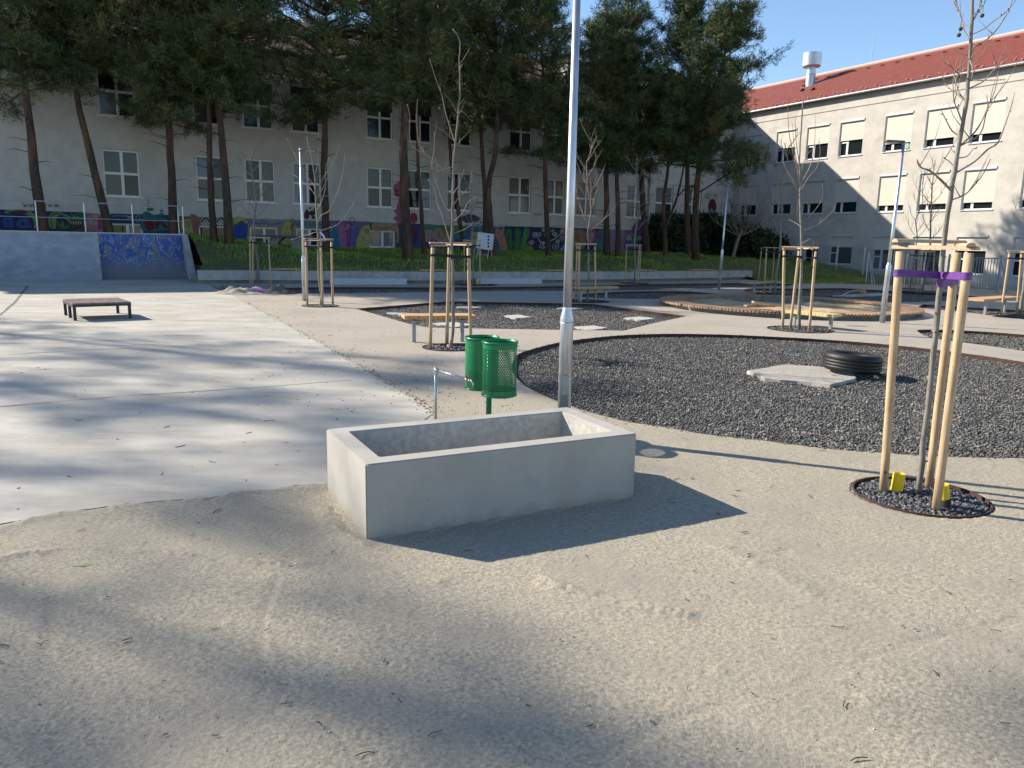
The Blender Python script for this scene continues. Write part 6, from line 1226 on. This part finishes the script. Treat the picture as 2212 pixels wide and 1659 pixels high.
# ---- pines
def tufts(P,Dv,n_per,L,w,rg,droop=0.):
    """needle clusters: P (n,3) centres, Dv (n,3) main directions"""
    n=len(P); P=np.repeat(P,n_per,0); D=np.repeat(Dv,n_per,0); m=len(P)
    d=D*.55+rg.normal(0,.62,(m,3)); d[:,2]+=.28-droop; d/=np.linalg.norm(d,axis=1)[:,None]
    s=np.cross(d,rg.normal(0,1,(m,3))); s/=np.linalg.norm(s,axis=1)[:,None]+1e-9
    ln=L*rg.uniform(.6,1.25,m)[:,None]; wd=w*rg.uniform(.7,1.3,m)[:,None]
    P=P+rg.normal(0,.05,(m,3)); V=np.stack([P-d*ln*.1,P+d*ln*.45+s*wd,P+d*ln,P+d*ln*.45-s*wd],1).reshape(-1,3)
    Fc=np.arange(m*4).reshape(-1,4); return V,Fc
def pine(tr,r0,zc,ztop,R,label,seed,nb=46,extra=None,dens=1.,lean_top=(0,0),name='pine_tree',bias=None,fine=1.,branchy=True,stubs=True):
    rs=random.Random(seed); rg=np.random.default_rng(seed); tr=[Vector(p) for p in tr]; base=tr[0].copy()
    E_=empty(name,base,label,'tree','tall pines in front of the shaded wing'); top=tr[-1]; dirn=(tr[-1]-tr[-2]).normalized()
    while top.z<ztop-.3:
        dirn=(dirn*.8+Vector((0,0,.3))+Vector((rs.uniform(-.05,.05),rs.uniform(-.05,.05),0))).normalized(); top=top+dirn*min(1.5,ztop-top.z); tr.append(top)
    q=smoothcurve(tr); q[0]=q[0]-Vector((0,0,.15)); mb=MB(); rr_=[max(r0*(1-.8*((p.z-base.z)/(ztop-base.z))),.03)*(1.18 if i==0 else 1)*(1+rs.uniform(-.05,.05)) for i,p in enumerate(q)]
    q=[p+Vector((rs.uniform(-1,1),rs.uniform(-1,1),0))*r0*.12 if 0<i<len(q)-1 else p for i,p in enumerate(q)]
    mb.tube(q,rr_,12)
    def at(z):
        for i in range(len(q)-1):
            if q[i].z<=z<=q[i+1].z: return q[i].lerp(q[i+1],(z-q[i].z)/max(1e-4,q[i+1].z-q[i].z))
        return q[-1]
    C_l=[];D_l=[]
    if stubs:
        for k in range(7):
            z=base.z+1.2+rs.random()*max(.5,zc-base.z-1.5); p=at(z); a=rs.uniform(0,6.28); d=Vector((math.cos(a),math.sin(a),.2)); mb.tube([p,p+d*rs.uniform(.3,.7),p+d*rs.uniform(.7,1.1)+Vector((0,0,-.1))],[.02,.012,.006],4)
    for k in range(nb):
        u=(k+rs.random())/nb; z=zc+(ztop-zc)*u; p=at(z); a=k*2.399+rs.uniform(-.5,.5)
        sh=math.sin(min(1,(u+.12)*1.25)*math.pi*.5)*((1-u**5*.55) if seed<32 else (1-u**2.2*.78)) if u>.12 else .55+u*2.5
        L=R*sh*rs.uniform(.55,1.15)
        if bias: L*=1+bias[1]*math.cos(a-bias[0])
        if u<.14 and rs.random()<.4: continue
        d=Vector((math.cos(a),math.sin(a),.12+.5*u+rs.uniform(-.2,.2))); pts=[p.copy()]; pp=p.copy(); nseg=6
        for i in range(nseg):
            d=(d.normalized()+Vector((rs.uniform(-.22,.22),rs.uniform(-.22,.22),rs.uniform(-.16,.16)+(.03 if i>2 else -.05)))).normalized(); pp=pp+d*L/nseg; pts.append(pp.copy())
        mb.tube(pts,[max(.012,.016*L*(1-.75*i/nseg)) for i in range(nseg+1)],5)
        for i in range(2,nseg+1):
            for s_ in range(3 if i<nseg else 2):
                dd=(pts[i]-pts[i-1]).normalized(); sv=Vector((rs.uniform(-1,1),rs.uniform(-1,1),rs.uniform(-.25,.5))).normalized(); d2=(dd*.6+sv*.9).normalized(); l2=rs.uniform(.35,.8)*(.7+.3*L/2); s0=pts[i-1].lerp(pts[i],rs.random()); e2=s0+d2*l2
                if branchy: mb.tube([s0,s0.lerp(e2,.5)+Vector((0,0,.04)),e2],[.012,.009,.005],3)
                for j in range(4):
                    f_=.35+.65*j/3; c=s0.lerp(e2,f_); C_l.append((c.x+rs.gauss(0,.09),c.y+rs.gauss(0,.09),c.z+rs.gauss(0,.07))); D_l.append(tuple(d2))
    if extra:
        for (p0,p1,rad_,cnt) in extra:
            mb.tube(smoothcurve([p0,p0.lerp(p1,.5)+Vector((0,0,.15)),p1]),.035,5)
            for _ in range(cnt): v=Vector((rs.gauss(0,1),rs.gauss(0,1),rs.gauss(0,.45))); v=v*(rad_*.5*min(1,1.5/max(v.length,.01))); c=p0.lerp(p1,rs.uniform(.45,1.05))+v; C_l.append(tuple(c)); D_l.append(tuple((v.normalized()+(p1-p0).normalized()).normalized()))
    mb.build('trunk',M['bark'],E_,True)
    V,Fc=tufts(np.array(C_l),np.array(D_l),int(17*dens),.26*fine,.0115*fine,rg); npmesh('crown',V,Fc,M['needle'],E_); return E_
def ptrunk(base,pts,w=None):
    """trunk from its foot on the lawn and the course measured higher up"""
    if w is not None: b=w
    else: b=hit_lawn(*base)
    return [b]+[atd(x,y,b.y+.0) for x,y in pts]
deck=lambda px,o:(lambda r,P_:Vector((r[0]*((P_.dot(N1))/(r[0]*N1.x+r[1]*N1.y)),r[1]*((P_.dot(N1))/(r[0]*N1.x+r[1]*N1.y)),1.5)))(ray(px,500),P1+N1*o)
pines=[
 (ptrunk(None,[(75,370),(62,250),(45,110),(36,20)],deck(95,3.)),.29,5.0,11.9,3.3,'leftmost pine, its trunk rising behind the railing',21,60),
 (ptrunk(None,[(205,375),(172,240),(156,140)],deck(237,3.)),.25,6.6,11.8,3.,'second pine from the left, with a strongly leaning trunk',22,50),
 (ptrunk(None,[(372,400),(366,300),(358,170),(352,40)],deck(373,2.8)),.27,5.2,12.,3.4,'pine rising at the right end of the railing, with a knotty bulge on its trunk',23,62),
 (ptrunk(None,[(455,400),(451,250),(447,80)],PB['4']),.21,4.6,11.8,2.9,'slender reddish pine just left of a darker trunk, behind the ramp corner',24,50),
 (ptrunk(None,[(489,400),(477,280),(466,170)],PB['5']),.26,5.2,12.1,3.0,'dark straight pine beside the slender reddish one',25,50),
 (ptrunk(None,[(701,400),(701,300),(703,180)],PB['6']),.26,5.3,12.2,3.2,'pine standing behind the slim lamp post',26,56),
 (ptrunk(None,[(876,450),(871,330),(874,240),(880,120),(879,40)],PB['7']),.33,5.0,12.6,3.4,'thick pine in front of the pink painted figure',27,62),
 (ptrunk(None,[(910,450),(903,350),(901,260)],PB['8']),.15,6.0,11,1.8,'thin wavy pine just right of the thickest trunk',28,26),
 (ptrunk(None,[(989,450),(975,350),(966,245)],PB['9']),.17,7.2,12,1.8,'dark pine leaning left behind the staked plane tree',29,22),
 (ptrunk(None,[(1048,430),(1041,330),(1040,230),(1038,140)],PB['10']),.2,5.8,12.4,2.6,'left one of the two pines whose trunks touch near the white cabinet',30,46),
 (ptrunk(None,[(1058,470),(1055,400),(1070,330),(1074,230),(1068,120)],PB['11']),.24,5.0,12.7,3.0,'right one of the two pines whose trunks touch near the white cabinet',31,56),
 (ptrunk(None,[(1180,430),(1176,300),(1174,200)],PB['12']),.2,4.6,12.6,3.0,'pine just left of the close lamp post',32,56),
 (ptrunk(None,[(1310,430),(1309,330),(1305,250)],PB['13']),.24,3.8,11.6,2.7,'pine with a lit left edge, right of the close lamp post',33,54),
 (ptrunk(None,[(1334,430),(1332,340),(1345,200)],PB['14']),.21,4.2,10.6,2.4,'pine close to the right of the lit-edged trunk',34,44),
 (ptrunk(None,[(1390,420),(1387,330),(1384,200),(1377,110),(1375,40)],PB['15']),.25,4.4,14.2,3.0,'tallest pine right of the close lamp post, its crown clear against the sky',35,62),
 (ptrunk(None,[(1437,500),(1433,440),(1441,380),(1443,330)],PB['16']),.17,4.8,9.4,2.0,'forked pine with two pale upper stems',36,34),
 (ptrunk(None,[(1487,430),(1491,330),(1500,200),(1497,90)],PB['17']),.22,4.8,12.5,2.7,'pine in front of the hedge with an airy crown against the blue sky',37,56),
 (ptrunk(None,[(1506,450),(1520,350),(1531,280),(1560,200)],PB['18']),.27,3.9,11.4,2.75,'rightmost pine, leaning right over the hedge with low side branches',38,64),
]
LEAN={37:2.2,38:3.4,35:1.}
for tr_,r0,zc,zt_,R_,lab,seed,nb in pines:
    ex_=None; bs=None
    if seed==38:
        b=tr_[0]; ex_=[(atd(1512,415,b.y-1),atd(1645,345,b.y-4.6),.75,120),(atd(1520,330,b.y-1.5),atd(1628,325,b.y-4.8),.9,130),(atd(1535,250,b.y-2.6),atd(1585,195,b.y-4.4),.75,150),(atd(1540,280,b.y-2.3),atd(1585,250,b.y-4.6),.75,100),(atd(1545,300,b.y-2),atd(1600,400,b.y-4),.5,50)]; bs=(-1.9,.4)
    if seed in(35,37): bs=(-1.9,.3)
    if seed==36:
        b=tr_[0]; mb=MB(); mb.tube(smoothcurve([atd(1438,492,b.y),atd(1450,460,b.y),atd(1463,425,b.y),atd(1479,350,b.y),atd(1480,320,b.y)]),[.1,.09,.08,.07,.06,.06,.05,.05,.04,.04,.03,.03,.03][:len(smoothcurve([b]*5))],8)
        ex_=[(atd(1463,425,b.y),atd(1502,400,b.y),.15,12)]
    E_=pine([p+Vector((-.32,-1,0))*LEAN.get(seed,0)*max(0,(p.z-tr_[0].z))/9 for p in tr_],r0*.68,zc+(.4+(seed*37%10)*.15 if seed<32 else .8),zt_,R_*(1.22 if seed<34 else 1.05),lab,seed,int(nb*(1.15 if seed<32 else 1.2 if seed<34 else 1.0)),dens=.8,extra=ex_,bias=bs)
    if seed==36: mb.build('second_stem',M['bark'],E_,True)
# pines out of frame on the left, whose shade falls across the slab and foreground
off_=[(a_*.927+c_*.375,-a_*.375+c_*.927,k_,z_,r_) for k_,(a_,c_,z_,r_) in enumerate(((-34,5.6,17.6,3.2),(-35,8.3,18,3.2),(-31,2.5,18.6,2.7),(-31.5,-.2,19.5,3.6),(-33,3.6,16.6,1.5)))]
for x,y,k,zt_,R_ in off_:
    b=Vector((x,y,0)); pine([b,b+Vector((.5,.3,4)),b+Vector((-.3,.6,8)),b+Vector((.4,-.3,12))],.16,7.5,zt_,R_,'tall pine outside the photo on the left, '+['third from the camera','farthest from the camera','second from the camera','nearest the camera','in the middle of the row'][k],60+k,(30,28,27,30,9)[k],dens=.21,fine=1.5,branchy=False,stubs=False)
# ---- ivy hedge
hd0=Ltz(1440,520); 
def leafmass(name,label,boxes,n,size,m,cat):
    c0=boxes[0][0]; E_=None; Ps=[]
    for (c,ax1,ax2,h) in boxes:
        k=int(n/len(boxes)); u=rng.uniform(-1,1,k); v=rng.uniform(-1,1,k); z=rng.uniform(0,1,k)
        # surface-biased
        s=rng.integers(0,3,k); v=np.where(s==0,-np.abs(v)**.2,v); z=np.where(s==1,z**.25,z); top=h*(.82+.18*np.sin(u*5+c.x)+.08*np.sin(u*13)); bul=1+.25*np.sin(u*7+z*4)
        Ps.append(np.stack([c.x+ax1.x*u+ax2.x*v*bul,c.y+ax1.y*u+ax2.y*v*bul,c.z+z*top],1))
    P=np.concatenate(Ps); D=rng.normal(0,1,P.shape); V,Fc=tufts(P,D,1,size,size*.32,rng); return V,Fc
bx_=[]
for t0,t1 in((16.6,18.4),(18.4,20.6),(20.6,22.8)): c=Lw((t0+t1)/2,1.0,1.0); bx_.append((c,D1*(t1-t0)/2*1.1,-N1*.9,2.35))
for u0,u1 in((0.8,3.),(3.,5.2)): c=Rw((u0+u1)/2,1.0,1.7); bx_.append((c,D2*(u1-u0)/2*1.15,-N2*1.1,2.2 if u0<2 else 1.5))
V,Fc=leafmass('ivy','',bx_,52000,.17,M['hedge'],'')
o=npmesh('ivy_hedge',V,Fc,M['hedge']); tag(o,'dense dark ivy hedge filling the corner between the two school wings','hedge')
# ================================================================ LAWN OBJECTS
# table tennis table
b=hit_lawn(577,548); b=Lw(Ltz(577,520)[0]+.3,0,2.6); zg=lawn_z(b.x,b.y)[0]; TT=empty('table_tennis_table',Vector((b.x,b.y,zg)),'blue outdoor table tennis table on a curved concrete base','table')
zt_=atd(577,510,b.y).z; zt_=atd(577,509,b.y).z; wpx=(638-517)*b.y/F; hx=Vector((1,.1,0)).normalized(); hy=Vector((-hx.y,hx.x,0))
mb=MB(); mb.box(Vector((b.x,b.y,zt_)),(wpx,1.3,.05),hx,hy,bev=.012); mb.build('table_top',mat('blue_table_top',(.02,.10,.30),None,rough=.5),TT)
mb=MB(); P_=[]
for s_ in(-1,1):
    for kz in range(9):
        f=kz/8; w=.35+.55*abs(2*f-1)**1.6; P_.append(0)
    rings=[]
    for kz in range(9):
        f=kz/8; w=.16+.32*abs(2*f-1)**1.6; z=zg-.1+(zt_-.03-zg+.1)*f; cx=Vector((b.x,b.y,z))+hx*s_*wpx*.2
        rings.append([cx-hx*w-hy*.35,cx+hx*w-hy*.35,cx+hx*w+hy*.35,cx-hx*w+hy*.35])
    for i in range(8):
        mb.strip(rings[i],rings[i+1],closed=True)
mb.build('concrete_base',M['concrete_d'],TT)
# white electrical cabinet on a slanted stand
b=hit_lawn(1045,558); EC=empty('electrical_cabinet',b,'white metal electrical cabinet with sockets tilted on a thin stand','cabinet')
hx=Vector((.93,-.36,0)).normalized(); hy=Vector((-hx.y,hx.x,0)); k_=b.y/F; cz=atd(1048,521,b.y)
tl=Vector((.16,0,1)); X1=(hx-Vector((0,0,.12))).normalized(); 
mb=MB(); mb.box(cz,(30*k_*1.1,.28,34*k_),X1,hy,hx.cross(hy)*-1 if False else X1.cross(hy),bev=.012); mb.build('cabinet_body',mat('white_sheet_metal',(.6,.62,.66),(.68,.7,.74),10,.5),EC)
mb=MB()
for i in range(4):
    c=cz+X1*(30*k_*.5*.72)+Vector((0,0,.23-.14*i))-hy*.145; mb.lathe(c,[(.001,.012),(.045,.012),(.045,-.01)],12,ax=-hy)
mb.build('socket',M['black'],EC)
for s_ in(-1,1):
    for f_ in(-1,1):
        mb=MB(); t0=cz+X1*s_*.24+hy*f_*.13-Vector((0,0,.3)); e=Vector((b.x,b.y,b.z-.03))+hx*s_*.27+hy*f_*.25; mb.tube([t0,e],.018,6); mb.build('leg',M['beam'],EC)
mb=MB(); mb.tube([Vector((b.x,b.y,b.z+.18))+hx*-.27-hy*.2,Vector((b.x,b.y,b.z+.15))+hx*.27-hy*.2],.014,6); mb.build('strut',M['beam'],EC)
for x,y,lab in((1010,612,'small pale yellow drain pipe end by the stakes, left one'),(1031,614,'small pale yellow drain pipe end by the stakes, right one')):
    drain(x,y,(x+.5,y-6),lab,0,r=.06)
print('objects',len(bpy.data.objects))
